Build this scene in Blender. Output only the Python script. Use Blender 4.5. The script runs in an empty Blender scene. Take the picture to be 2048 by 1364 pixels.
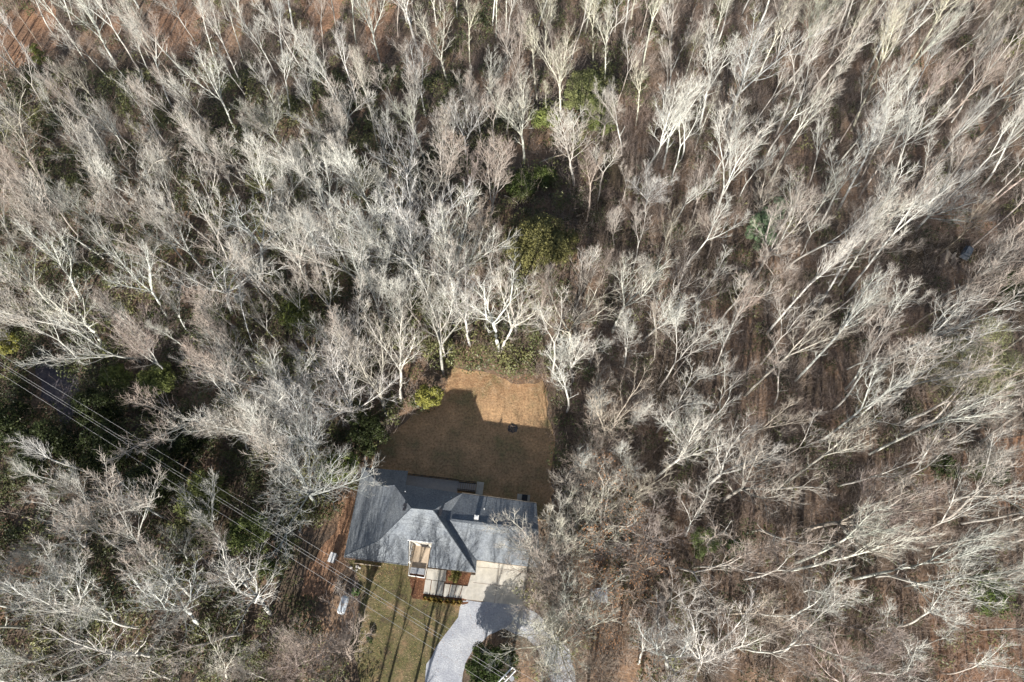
import bpy, bmesh, math, random
import numpy as np
from mathutils import Vector, Matrix
R = math.radians
S = bpy.context.scene
COL = S.collection

# ---------------------------------------------------------------- camera
CAM_H, TILT = 92.0, R(24.4)
cd = bpy.data.cameras.new('camera'); cam = bpy.data.objects.new('camera', cd); COL.objects.link(cam)
cam.location = (0, 0, CAM_H); cam.rotation_euler = (TILT, 0, 0)
cd.sensor_width = 36; cd.lens = 24; cd.clip_start = 0.5; cd.clip_end = 4000
S.camera = cam
# ---------------------------------------------------------------- light
SUN_EL, SUN_X, SUN_Y = R(23.0), 0.196, 0.980          # light travels towards (+x,+y)
S.view_settings.view_transform = 'Standard'; S.view_settings.look = 'None'
S.view_settings.exposure = 1.02; S.view_settings.gamma = 1.0
w = bpy.data.worlds.new('World'); S.world = w; w.use_nodes = True
nt = w.node_tree; nt.nodes.clear()
sky = nt.nodes.new('ShaderNodeTexSky'); sky.sky_type = 'NISHITA'; sky.sun_disc = False
sky.sun_elevation = SUN_EL; sky.sun_rotation = math.atan2(-SUN_X, -SUN_Y) % (2*math.pi)
bg = nt.nodes.new('ShaderNodeBackground'); bg.inputs[1].default_value = 0.065
wo = nt.nodes.new('ShaderNodeOutputWorld')
nt.links.new(sky.outputs[0], bg.inputs[0]); nt.links.new(bg.outputs[0], wo.inputs[0])
sd = bpy.data.lights.new('sun', 'SUN'); sd.energy = 5.0; sd.angle = R(0.5); sd.color = (1, .96, .91)
so = bpy.data.objects.new('sun', sd); COL.objects.link(so)
so.rotation_euler = Vector((SUN_X*math.cos(SUN_EL), SUN_Y*math.cos(SUN_EL), -math.sin(SUN_EL))).to_track_quat('-Z', 'Y').to_euler()

# ---------------------------------------------------------------- helpers
CT, ST, F = math.cos(TILT), math.sin(TILT), 1365.33
def at(u, v, h=0.0):
    "a point of the place at height h seen at pixel (u,v) of the 2048x1364 photograph"
    x = u-1024; dv = 682-v
    y = dv*CT+F*ST; z = dv*ST-F*CT
    k = (CAM_H-h)/-z
    return Vector((x*k, y*k, h))
def px(p):
    dx, dy, dz = p[0], p[1], p[2]-CAM_H
    up = dy*CT+dz*ST; fw = dy*ST-dz*CT
    return 1024+F*dx/fw, 682-F*up/fw
def tag(o, label=None, cat=None, group=None, kind=None):
    if label: o['label'] = label
    if cat: o['category'] = cat
    if group: o['group'] = group
    if kind: o['kind'] = kind
    return o
def empty(name, loc, label, cat, group=None, rz=0.0):
    o = bpy.data.objects.new(name, None); COL.objects.link(o); o.location = loc
    o.rotation_euler[2] = rz; o.empty_display_size = .3
    return tag(o, label, cat, group)
def mesh_np(name, V, Fs, mats, mi=None):
    me = bpy.data.meshes.new(name); me.from_pydata(V, [], Fs)
    for m in mats: me.materials.append(m)
    if mi is not None: me.polygons.foreach_set('material_index', mi)
    me.update(); return me
def link(name, me, parent=None, loc=None):
    o = bpy.data.objects.new(name, me); COL.objects.link(o)
    if parent: o.parent = parent
    if loc is not None: o.location = loc
    return o
class MB:
    "collects world-space shapes of one mesh"
    def __init__(s): s.v = []; s.f = []
    def add(s, V, Fs):
        b = len(s.v); s.v += [tuple(q) for q in V]; s.f += [tuple(i+b for i in q) for q in Fs]; return s
    def box(s, c, d, rz=0.0):
        co, si = math.cos(rz), math.sin(rz); V = []
        for z in (-.5, .5):
            for x, y in ((-.5, -.5), (.5, -.5), (.5, .5), (-.5, .5)):
                X, Y = x*d[0], y*d[1]; V.append((c[0]+X*co-Y*si, c[1]+X*si+Y*co, c[2]+z*d[2]))
        return s.add(V, [(3,2,1,0),(4,5,6,7),(0,1,5,4),(1,2,6,5),(2,3,7,6),(3,0,4,7)])
    def prism(s, pts, z0, z1):
        n = len(pts)
        V = [(p[0], p[1], z0) for p in pts]+[(p[0], p[1], z1) for p in pts]
        ar = sum(pts[i][0]*pts[(i+1)%n][1]-pts[(i+1)%n][0]*pts[i][1] for i in range(n))
        up = tuple(range(n, 2*n)); dn = tuple(range(n-1, -1, -1))
        sides = [(i, (i+1)%n, n+(i+1)%n, n+i) for i in range(n)]
        if ar < 0: up = up[::-1]; dn = dn[::-1]; sides = [q[::-1] for q in sides]
        return s.add(V, [up, dn]+sides)
    def tube(s, P, rad, k=6, cap=True):
        P = [Vector(p) for p in P]; n = len(P)
        if not isinstance(rad, (list, tuple)): rad = [rad]*n
        V = []
        for i, p in enumerate(P):
            d = (P[min(i+1, n-1)]-P[max(i-1, 0)]).normalized()
            a = d.cross(Vector((0, 0, 1)));
            if a.length < .05: a = d.cross(Vector((0, 1, 0)))
            a.normalize(); b = d.cross(a)
            for j in range(k):
                t = 2*math.pi*j/k; V.append(p+(a*math.cos(t)+b*math.sin(t))*rad[i])
        Fs = [(i*k+j, (i+1)*k+j, (i+1)*k+(j+1)%k, i*k+(j+1)%k) for i in range(n-1) for j in range(k)]
        if cap: Fs += [tuple(range(k)), tuple(range((n-1)*k, n*k))[::-1]]
        return s.add(V, Fs)
    def build(s, name, mat, parent=None, smooth=False):
        me = mesh_np(name, s.v, s.f, [mat])
        if parent is not None:
            M = parent.matrix_basis if parent.parent is None else parent.parent.matrix_basis @ parent.matrix_basis
            me.transform(M.inverted())
        if smooth: me.polygons.foreach_set('use_smooth', [True]*len(me.polygons))
        return link(name, me, parent)

# ---------------------------------------------------------------- materials
def mat(name, base, var=None, scale=1.0, rough=.9, detail=4, ramp=None, obj=False, bump=0, bscale=None, spec=.2, metal=0, coord='Object'):
    m = bpy.data.materials.new(name); m.use_nodes = True; n = m.node_tree; n.nodes.clear(); L = n.links
    out = n.nodes.new('ShaderNodeOutputMaterial'); b = n.nodes.new('ShaderNodeBsdfPrincipled')
    L.new(b.outputs[0], out.inputs[0]); b.inputs['Roughness'].default_value = rough
    b.inputs['Specular IOR Level'].default_value = spec; b.inputs['Metallic'].default_value = metal
    b.inputs['Base Color'].default_value = (*base, 1)
    tc = n.nodes.new('ShaderNodeTexCoord')
    if var or ramp:
        nz = n.nodes.new('ShaderNodeTexNoise'); nz.inputs['Scale'].default_value = scale; nz.inputs['Detail'].default_value = detail
        nz.inputs['Roughness'].default_value = .65
        L.new(tc.outputs[coord], nz.inputs['Vector'])
        cr = n.nodes.new('ShaderNodeValToRGB')
        pts = ramp or [(.35, var), (.65, base)]
        while len(cr.color_ramp.elements) < len(pts): cr.color_ramp.elements.new(.5)
        for e, (p, c) in zip(cr.color_ramp.elements, pts): e.position = p; e.color = (*c, 1)
        L.new(nz.outputs[0], cr.inputs[0]); L.new(cr.outputs[0], b.inputs['Base Color'])
    if bump:
        n2 = n.nodes.new('ShaderNodeTexNoise'); n2.inputs['Scale'].default_value = bscale or scale*4; n2.inputs['Detail'].default_value = 5
        L.new(tc.outputs[coord], n2.inputs['Vector'])
        bp = n.nodes.new('ShaderNodeBump'); bp.inputs['Strength'].default_value = bump; bp.inputs['Distance'].default_value = .1
        L.new(n2.outputs[0], bp.inputs['Height']); L.new(bp.outputs[0], b.inputs['Normal'])
    return m
def two_scale(name, A, B, s1=.25, s2=3.0, rough=.95, bump=.5, fac=.5, streak=None, th=(.42,.58)):
    "large patches (ramp A) multiplied by fine speckle (ramp B)"
    m = mat(name, A[0][1], ramp=A, scale=s1, rough=rough, bump=bump, bscale=s2*1.5, detail=3)
    n = m.node_tree; L = n.links; b = [x for x in n.nodes if x.type == 'BSDF_PRINCIPLED'][0]
    cr = b.inputs['Base Color'].links[0].from_node; tc = [x for x in n.nodes if x.type == 'TEX_COORD'][0]
    nz = n.nodes.new('ShaderNodeTexNoise'); nz.inputs['Scale'].default_value = s2; nz.inputs['Detail'].default_value = 8; nz.inputs['Roughness'].default_value = .75
    if streak:
        mp = n.nodes.new('ShaderNodeMapping'); mp.inputs['Scale'].default_value = streak; L.new(tc.outputs['Object'], mp.inputs[0]); L.new(mp.outputs[0], nz.inputs[0])
    else: L.new(tc.outputs['Object'], nz.inputs['Vector'])
    c2 = n.nodes.new('ShaderNodeValToRGB')
    while len(c2.color_ramp.elements) < len(B): c2.color_ramp.elements.new(.5)
    for e, (p, c) in zip(c2.color_ramp.elements, B): e.position = p; e.color = (*c, 1)
    mx = n.nodes.new('ShaderNodeMixRGB'); mx.blend_type = 'MULTIPLY'; mx.inputs[0].default_value = 1
    L.new(nz.outputs[0], c2.inputs[0]); L.new(cr.outputs[0], mx.inputs[1]); L.new(c2.outputs[0], mx.inputs[2]); L.new(mx.outputs[0], b.inputs['Base Color'])
    return m
def objcol(name, tint, mixf, rough=.9, nscale=1.5, lo=.5, trans=0):
    "colour of the object itself, varied by noise and mixed with a tint"
    m = bpy.data.materials.new(name); m.use_nodes = True; n = m.node_tree; n.nodes.clear(); L = n.links
    out = n.nodes.new('ShaderNodeOutputMaterial'); b = n.nodes.new('ShaderNodeBsdfPrincipled'); L.new(b.outputs[0], out.inputs[0])
    b.inputs['Roughness'].default_value = rough; b.inputs['Specular IOR Level'].default_value = .15
    oi = n.nodes.new('ShaderNodeObjectInfo'); tc = n.nodes.new('ShaderNodeTexCoord')
    mx = n.nodes.new('ShaderNodeMixRGB'); mx.inputs[0].default_value = mixf; mx.inputs[2].default_value = (*tint, 1)
    L.new(oi.outputs['Color'], mx.inputs[1])
    nz = n.nodes.new('ShaderNodeTexNoise'); nz.inputs['Scale'].default_value = nscale; nz.inputs['Detail'].default_value = 5
    L.new(tc.outputs['Object'], nz.inputs['Vector'])
    cr = n.nodes.new('ShaderNodeValToRGB'); cr.color_ramp.elements[0].position = .38; cr.color_ramp.elements[1].position = .6
    cr.color_ramp.elements[0].color = (lo, lo, lo, 1); cr.color_ramp.elements[1].color = (1.08, 1.06, 1.02, 1)
    m2 = n.nodes.new('ShaderNodeMixRGB'); m2.blend_type = 'MULTIPLY'; m2.inputs[0].default_value = 1
    L.new(nz.outputs[0], cr.inputs[0]); L.new(mx.outputs[0], m2.inputs[1]); L.new(cr.outputs[0], m2.inputs[2]); L.new(m2.outputs[0], b.inputs['Base Color'])
    return m
M_BARK = objcol('bark', (.4, .36, .3), .0)
M_TWIG = objcol('twigs', (.35, .29, .245), .45, nscale=.35, lo=.75)
M_LEAF = objcol('evergreen_leaves', (.1, .12, .04), .15, rough=.5, nscale=1.2, lo=.5)
M_DEADLEAF = mat('dry_oak_leaves', (.42, .22, .10), (.25, .12, .06), scale=1.5)
M_LITTER = two_scale('leaf_litter', [(.35, (.19, .13, .09)), (.5, (.34, .21, .135)), (.66, (.48, .28, .165))],
                     [(.36, (.35, .3, .28)), (.5, (.85, .82, .8)), (.66, (1.25, 1.2, 1.1))], .12, 2.6)
M_FLOOR = two_scale('forest_floor', [(.36, (.10, .08, .055)), (.5, (.19, .145, .11)), (.66, (.35, .235, .155))],
                     [(.36, (.35, .33, .3)), (.5, (.85, .82, .8)), (.66, (1.3, 1.22, 1.1))], .10, 2.6)  # floor tones lowered to hold the deep shade under the evergreens
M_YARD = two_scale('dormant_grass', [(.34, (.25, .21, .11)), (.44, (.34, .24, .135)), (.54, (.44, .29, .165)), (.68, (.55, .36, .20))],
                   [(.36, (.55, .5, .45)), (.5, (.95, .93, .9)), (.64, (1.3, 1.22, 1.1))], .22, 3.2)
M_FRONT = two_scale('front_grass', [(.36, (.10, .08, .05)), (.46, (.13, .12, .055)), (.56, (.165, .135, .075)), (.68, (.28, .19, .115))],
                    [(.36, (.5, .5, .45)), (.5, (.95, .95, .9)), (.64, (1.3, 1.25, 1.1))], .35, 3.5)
M_GRAVEL = two_scale('gravel', [(.4, (.38, .39, .42)), (.6, (.50, .51, .525))], [(.36, (.7, .7, .72)), (.5, (.95, .95, .95)), (.64, (1.15, 1.15, 1.13))], .35, 5.0)
M_CONC = two_scale('concrete', [(.4, (.46, .43, .37)), (.6, (.55, .52, .46))], [(.36, (.85, .85, .85)), (.6, (1.04, 1.03, 1.0))], .5, 2.5, bump=.1)
M_MULCH = two_scale('mulch', [(.4, (.10, .05, .03)), (.6, (.18, .09, .05))], [(.36, (.5, .5, .5)), (.62, (1.4, 1.3, 1.2))], .6, 6)
M_ROOF = two_scale('asphalt_shingles', [(.4, (.15, .165, .18)), (.6, (.185, .20, .21))], [(.36, (.62, .62, .64)), (.5, (.97, .97, .97)), (.64, (1.3, 1.3, 1.3))], .5, 5.5, bump=.25, streak=(1, 1, 1))
M_WALL = mat('painted_siding', (.55, .52, .46), (.5, .47, .41), scale=.8)
M_WHITE = mat('white_paint', (.78, .77, .74), (.7, .69, .66), scale=1.5, rough=.5)
M_TANK = mat('tank_paint', (.82, .85, .87), (.62, .68, .72), scale=1.1, rough=.45, spec=.4)
M_DECK = mat('deck_boards', (.46, .41, .36), (.4, .36, .32), scale=2.5)
M_PORCH = two_scale('porch_floor', [(.4, (.50, .41, .31)), (.6, (.60, .50, .39))], [(.36, (.85, .84, .82)), (.6, (1.05, 1.03, 1.0))], .6, 3, bump=.1)
M_DARK = mat('dark_metal', (.03, .03, .035), rough=.5)
M_METAL = mat('grey_metal', (.45, .46, .47), (.35, .36, .37), scale=3, rough=.45, metal=.3)
M_GLASS = mat('window_glass', (.03, .04, .05), rough=.1, spec=.6)
M_WIRE = mat('aluminium_wire', (.38, .37, .36), rough=.45)
M_POLE = mat('pole_wood', (.22, .17, .13), (.14, .11, .09), scale=3)
M_LOG = mat('weathered_wood', (.50, .42, .32), (.36, .29, .22), scale=2)
M_ROCK = mat('pale_rock', (.55, .52, .47), (.4, .37, .33), scale=3)
M_STRAW = mat('straw_grass', (.62, .46, .12), (.42, .32, .1), scale=5)
M_ASH = mat('ash', (.13, .12, .12), (.07, .065, .065), scale=3)
M_SHADEG = mat('shaded_gravel', (.15, .13, .135), (.08, .07, .08), scale=1.2)  # gravel colour darkened to stand for the deep shade over the clearing
M_TARP = mat('blue_grey_sheet', (.13, .15, .18), (.08, .1, .12), scale=1.5, rough=.6)
M_TIN = mat('tin_roof', (.76, .80, .84), (.60, .65, .70), scale=1.2, rough=.45)
M_GREENW = mat('weeds', (.10, .20, .04), (.06, .12, .03), scale=3)
M_BRUSH = mat('brush_twigs', (.34, .24, .19), ramp=[(.35, (.28, .21, .175)), (.5, (.37, .30, .25)), (.65, (.44, .39, .335))], scale=.09)
M_THICK = mat('thicket_leaves', (.1, .12, .04), ramp=[(.36, (.024, .034, .011)), (.5, (.075, .085, .028)), (.64, (.20, .195, .075))], scale=.16, rough=.5, spec=.4, detail=6)  # leaf ramp lowered so the corridor's deep shade sits in the colour
M_LEAFBR = mat('fallen_leaf', (.46, .29, .16), ramp=[(.4, (.28, .15, .08)), (.5, (.42, .25, .13)), (.62, (.58, .42, .27))], scale=.9)

# ---------------------------------------------------------------- setting
def sheet(name, pts, z, m, jitter=0.0, seed=1, sub=1.0):
    "flat sheet with an uneven outline, z metres above the ground"
    rnd = random.Random(seed); out = []
    n = len(pts)
    for i in range(n):
        a, b = Vector(pts[i]), Vector(pts[(i+1) % n]); k = max(1, int((b-a).length/sub)) if jitter else 1
        for j in range(k):
            q = a.lerp(b, j/k)
            if jitter: q = q+Vector((rnd.gauss(0, jitter), rnd.gauss(0, jitter), 0))
            out.append((q.x, q.y, z))
    me = bpy.data.meshes.new(name); bm = bmesh.new()
    f = bm.faces.new([bm.verts.new(q) for q in out]); f.normal_update()
    if f.normal.z < 0: f.normal_flip()
    bmesh.ops.triangulate(bm, faces=bm.faces[:]); bm.to_mesh(me); bm.free(); me.materials.append(m)
    return tag(link(name, me), kind='structure')
G = bpy.data.meshes.new('ground'); G.from_pydata([(-1500, -1500, 0), (1500, -1500, 0), (1500, 1500, 0), (-1500, 1500, 0)], [], [(0, 1, 2, 3)])
G.materials.append(M_FLOOR); tag(link('ground', G), kind='structure')
P = lambda L: [at(u, v) for u, v in L]
YARD = [(905,738),(950,742),(1000,752),(1040,768),(1085,762),(1098,800),(1102,850),(1110,900),(1105,960),(1100,1010),(1095,1040),(900,1040),(730,960),(745,910),(790,860),(835,820),(885,790)]
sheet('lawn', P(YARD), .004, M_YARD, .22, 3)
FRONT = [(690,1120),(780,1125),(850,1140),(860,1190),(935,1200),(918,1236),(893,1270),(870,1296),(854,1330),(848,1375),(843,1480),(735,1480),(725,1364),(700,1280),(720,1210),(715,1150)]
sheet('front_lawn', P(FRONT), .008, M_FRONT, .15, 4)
DRIVE = [(930,1197),(1044,1209),(1070,1225),(1108,1262),(1136,1300),(1152,1364),(1165,1480),(1105,1480),(1100,1364),(1084,1315),(1052,1278),(1008,1258),(975,1272),(946,1295),(932,1322),(926,1364),(922,1480),(845,1480),(848,1364),(853,1330),(869,1296),(892,1270),(917,1235)]
sheet('driveway', P(DRIVE), .012, M_GRAVEL, .1, 5)
APRON = [(953,1118),(1056,1128),(1046,1212),(928,1198),(942,1150),(951,1150)]
a_ = MB().prism([at(*q) for q in APRON], 0, .10).build('concrete_apron', M_CONC); tag(a_, kind='structure')
jn = MB()
for (u1, v1, u2, v2) in ((955,1134,1052,1142),(1000,1124,989,1205),(946,1165,1049,1176)): jn.tube([at(u1, v1, .10), at(u2, v2, .10)], .014, 4)
jn.build('apron_joint', M_MULCH, a_)
sheet('gravel_clearing', P([(62,705),(100,700),(150,745),(165,800),(130,850),(90,800)]), .016, M_SHADEG, .3, 6)
sheet('dirt_strip', P([(715,930),(735,925),(752,870),(742,868),(722,900),(706,960),(672,1060),(620,1130),(600,1190),(650,1215),(690,1130)]), .020, M_LITTER, .2, 7)

# ---------------------------------------------------------------- house
hp = at(870, 1090, 0)
house = empty('house', hp, 'grey shingled hip roofed house in the clearing with attached garage wing', 'house')
RV = dict(A=(725,934,3), A2=(788,940,3.1), A3=(816,941.5,3.1), X=(811,969,4.7), D=(764.5,973,5.1), W=(789,970.5,5.3), R1=(822.7,1016.8,8), R2=(866.2,1020.6,8),
          E=(924,987,4.9), F=(891.2,1039,5.9), G=(953.5,1119.5,3), C=(951,1145,3), B=(688,1112,3), P=(757,1082,5.3), H=(1073,1007,4.9), J=(1077,1061,5.75), K=(1080,1136,3),
          N1=(816,1129,3), N2=(817,1080,4.9), N3=(863.5,1085,4.9), N4=(856,1134,3))
rv = {k: at(*q) for k, q in RV.items()}
faces = ['A B P R1 W D A2', 'D W X A3 A2', 'R1 R2 E X W', 'P B N1 N2 N3 N4 C R2 R1', 'R2 C G F', 'R2 F E', 'F J H E', 'F G K J']
names = list(rv)
me = bpy.data.meshes.new('roof'); bm = bmesh.new(); vs = [bm.verts.new(rv[k]) for k in names]
for s_ in faces:
    f = bm.faces.new([vs[names.index(k)] for k in s_.split()]); f.normal_update()
    if f.normal.z < 0: f.normal_flip()
top = bm.faces[:]
r = bmesh.ops.extrude_face_region(bm, geom=top, use_keep_orig=True)
for e in r['geom']:
    if isinstance(e, bmesh.types.BMVert): e.co.z -= .24
bmesh.ops.triangulate(bm, faces=bm.faces[:]); bmesh.ops.recalc_face_normals(bm, faces=bm.faces[:])
bm.to_mesh(me); bm.free(); me.materials.append(M_ROOF)
me.transform(Matrix.Translation(-hp)); roof = link('roof', me, house)
QA = Vector((.1187, .9929, 0)); PA = Vector((.9929, -.1187, 0)); HR = math.atan2(-.1187, .9929)
# hip and ridge caps
cap = MB()
for a, b in ('R1 R2', 'R1 P', 'P B', 'R2 C', 'R1 W', 'R2 E', 'D W', 'D A2') and [x.split() for x in ('R1 R2', 'R1 P', 'P B', 'R2 C', 'R1 W', 'R2 E', 'D W', 'D A2')]:
    cap.tube([rv[a]+Vector((0, 0, -.02)), rv[b]+Vector((0, 0, -.02))], .07, 5)
cap.build('ridge_cap', M_ROOF, roof)
def ridge_point(t): return rv['F'].lerp(rv['J'], t)
for t0, t1 in ((.06, .44), (.50, .98)):
    a, b = ridge_point(t0), ridge_point(t1); c = (a+b)/2
    MB().box((c.x, c.y, c.z+.05), ((b-a).length, .30, .07), HR).build('ridge_vent', M_ROOF, roof)
for u, v, h in ((810,1010,7.45), (808.5,1018.5,7.4), (882,1021,7.45), (880.5,1028.5,7.3)):
    q = at(u, v, h); MB().box(q, (.28, .28, .2), HR).box(q+Vector((0, 0, .12)), (.38, .38, .04), HR).build('roof_vent', M_DARK, roof)
for u, v, h in ((811,984,6.2), (903,995.5,5.5), (968.5,1018,5.3)):
    q = at(u, v, h); MB().tube([q-Vector((0, 0, .5)), q+Vector((0, 0, .3))], .06, 8).build('vent_pipe', M_WHITE, roof)
q = at(953, 1034.5, 5.9); MB().box(q, (.55, .5, .3), HR).tube([q, q+Vector((0, 0, .45))], .12, 8).build('flue', M_WHITE, roof)
def gutter(pairs, nm='gutter', m=M_WHITE, r_=.055):
    for a, b in pairs:
        MB().tube([rv[a]+Vector((0, 0, -.1)), rv[b]+Vector((0, 0, -.1))], r_, 5).build(nm, m, roof)
def off(a, d): return Vector(a)+d
g = MB().tube([rv['E']+QA*.08+Vector((0, 0, -.1)), rv['H']+QA*.08+Vector((0, 0, -.1))], .07, 6).build('gutter', M_LOG, roof)
g = MB().tube([rv['N2']+PA*-.1+Vector((0, 0, .05)), rv['N3']+PA*.1+Vector((0, 0, .05))], .08, 6).build('gutter', M_WHITE, roof)
g = MB().tube([rv['B']-QA*.08+Vector((0, 0, -.12)), rv['N1']-QA*.08+Vector((0, 0, -.12))], .06, 6).build('gutter', M_ROOF, roof)
g = MB().tube([rv['G']-QA*.08+Vector((0, 0, -.12)), rv['K']-QA*.08+Vector((0, 0, -.12))], .06, 6).build('gutter', M_LOG, roof)
# walls: panels set in from the eaves
def loc(k): d = rv[k]-rv['B']; return d.dot(PA), d.dot(QA)
def wp(p, q, z): return rv['B']*1+PA*p+QA*q+Vector((0, 0, z-3))
p_, q_ = lambda k: loc(k)[0], lambda k: loc(k)[1]
o_ = .55
wall = MB()
def panel(a, b, z1, z2=None, z0=-.1):
    "wall from (p,q) a to b, 0.2 thick, tops z1 and z2"
    A_, B_ = wp(a[0], a[1], 0), wp(b[0], b[1], 0); d = (B_-A_).normalized(); n = Vector((-d.y, d.x, 0))*.2
    z2 = z1 if z2 is None else z2
    V = [(A_.x, A_.y, z0), (B_.x, B_.y, z0), (B_.x+n.x, B_.y+n.y, z0), (A_.x+n.x, A_.y+n.y, z0), (A_.x, A_.y, z1), (B_.x, B_.y, z2), (B_.x+n.x, B_.y+n.y, z2), (A_.x+n.x, A_.y+n.y, z1)]
    wall.add(V, [(3,2,1,0),(4,5,6,7),(0,1,5,4),(1,2,6,5),(2,3,7,6),(3,0,4,7)])
pc, qc = loc('C'); pn1 = loc('N1')[0]; pn4 = loc('N4')[0]; qn2 = loc('N2')[1]; pj, qj = loc('J'); pa3, qa3 = loc('A3'); qe = loc('E')[1]; qg = loc('G')[1]; pk, qk = loc('K'); ph, qh = loc('H'); PE = min(ph, pj, pk)-.45
panel((o_, o_), (pn1, o_), 3.0); panel((pn4, o_), (pc-o_, o_), 3.0); panel((pc-o_, o_), (pc-o_, qg+o_), 3.0)
panel((pc-o_, qg+o_), (PE, qk+o_), 3.0); panel((PE, qk+o_), (PE, qj), 3.0, 5.4); panel((PE, qj), (PE, qh-o_), 5.4, 4.3)
panel((PE, qh-o_), (pa3-.3, qe-o_), 4.3); panel((pa3-.3, qe-.35), (pa3-.3, qa3-o_), 3.6, 2.8); panel((pa3-.3, qa3-o_), (o_, qa3-o_), 2.8); panel((o_, qa3-o_), (o_, o_), 2.9)
panel((pn1+.02, .3), (pn1+.02, qn2), 2.95, 4.5); panel((pn1+.02, qn2), (pn4+.5, qn2), 4.5); panel((pn4+.5, qn2), (pn4+.02, .3), 4.5, 2.95)
wall.build('wall', M_WALL, house)
def window(p, q, z, wd, ht, face=0.0):
    "framed window; face: rotation of its outward side in the house frame"
    c = wp(p, q, z)
    f = MB().box(c, (wd, .10, ht), HR+face)
    fo = f.build('window', M_WHITE, house)
    n = Vector((math.sin(HR+face), -math.cos(HR+face), 0))
    MB().box(c+n*.06, (wd-.16, .03, ht-.16), HR+face).build('pane', M_GLASS, fo)
for p in (2.2, 5.6): window(p, o_-.06, 1.7, 1.5, 1.3)
for p in (pn4+1.4, pc-2.0): window(p, o_-.06, 1.7, 1.4, 1.3)
for z_, k in ((1.2, .55), (1.2, 1.35), (1.2, 2.1)): window(pn1+.08-.0, k+.1, 2.5, .62, 1.4, math.pi/2)
for p in (pc+1.6, pc+4.4): window(p, loc('H')[1]-o_+.06, 2.8, 1.3, 1.2, math.pi)
for p in (1.8, 4.2): window(p, qa3-o_+.06, 1.7, 1.2, 1.2, math.pi)
for q__ in (3.5, 7.5): window(o_-.06, q__, 1.7, 1.3, 1.2, -math.pi/2)
c = wp((pc+pk)/2-.9, qg+o_-.06, 1.2); gd = MB().box(c, (4.9, .1, 2.3), HR)
gdo = gd.build('garage_door', M_WHITE, house)
tr = MB()
for k in range(4): tr.box(c+Vector((0, 0, -.85+k*.57))-QA*.06, (4.7, .03, .03), HR)
tr.build('trim', M_METAL, gdo)
c = wp((pn1+pn4)/2+.3, qn2-.06, 1.55); do = MB().box(c, (1.0, .08, 2.1), HR).build('door', M_DARK, house)
MB().box(c+PA*.38-QA*.07, (.05, .05, .12), HR).build('handle', M_METAL, do)
# entry floor inside the notch, its low rail and steps
fl = [at(830,1083,.45), at(862,1087,.45), at(854,1137,.45), at(850,1156,.45), at(818,1150,.45), at(820,1137,.45)]
porch = MB().prism([(q.x, q.y) for q in fl], 0, .45).build('porch', M_PORCH, house)
b1 = MB(); a, b = at(817,1150.5,.62), at(849,1155.5,.62); b1.tube([a, b], .06, 4); b1.tube([at(817,1150.5,.62), at(820,1125,.62)], .05, 4); b1.tube([b, at(853,1137,.62)], .05, 4)
b1.build('railing', M_WHITE, porch)
q = at(835, 1142, .62); MB().box(q, (1.85, .72, .28), HR).build('step', M_METAL, porch)
# planted strip in front of the step
q = at(834, 1149.5, .5); MB().box(q, (1.9, .35, .12), HR).build('planter', M_MULCH, porch)
# back deck with rail, stairs and landing
dz = 1.5
dk = [at(812,950,dz), at(918,962.5,dz), at(914,986,dz-.02), at(808,972,dz-.02)]
deck = MB().prism([(q.x, q.y) for q in dk], dz-.14, dz)
for t in np.linspace(0, 1, 6):
    q = dk[0].lerp(dk[1], t); deck.tube([(q.x, q.y-.1, 0), (q.x, q.y-.1, dz-.1)], .07, 4)
deck = deck.build('deck', M_DECK, house)
gaps = MB(); d0, d1 = dk[0], dk[1]; n = (dk[2]-dk[1])
for k in range(1, 10):
    a, b = d0+n*(k/10.0), d1+n*(k/10.0); gaps.tube([a+Vector((0, 0, .002)), b+Vector((0, 0, .002))], .008, 4)
gaps.build('board_gaps', M_DARK, deck)
rl = MB(); a, b = dk[0]+Vector((0, 0, .95)), dk[1]+Vector((0, 0, .95)); rl.tube([a, b], .05, 4); rl.tube([a-Vector((0, 0, .8)), b-Vector((0, 0, .8))], .03, 4)
for t in np.linspace(0, 1, 52): q = a.lerp(b, t); rl.tube([q, q-Vector((0, 0, .95))], .018 if int(t*51) % 8 else .045, 4)
rl.build('railing', M_DARK, deck)
s0, s1 = dk[1]-n*-.02, at(953,966,.15); st = MB(); sw = n*.62
for k in range(8):
    t = (k+.5)/8; q = dk[1].lerp(s1, t)+n*.40; q.z = dz*(1-(k+1)/9.0)
    st.box(q, (.23, 1.02, .05), HR)
st.build('stair', M_DECK, deck)
sr = MB()
for s_ in (.06, .78):
    a = dk[1]+n*s_; b = s1+n*s_; sr.tube([a, Vector((b.x, b.y, .1))], .06, 4)
    a2, b2 = a+Vector((0, 0, .95)), Vector((b.x, b.y, 1.05)); sr.tube([a2, b2], .045, 4)
    for t in np.linspace(0, 1, 12): q = a2.lerp(b2, t); sr.tube([q, q-Vector((0, 0, .95))], .018, 4)
sr.build('stair_railing', M_DARK, deck)
q = at(959.5, 977, .1); MB().box(q, (.95, 1.75, .12), HR).build('landing', M_CONC, deck)
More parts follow.
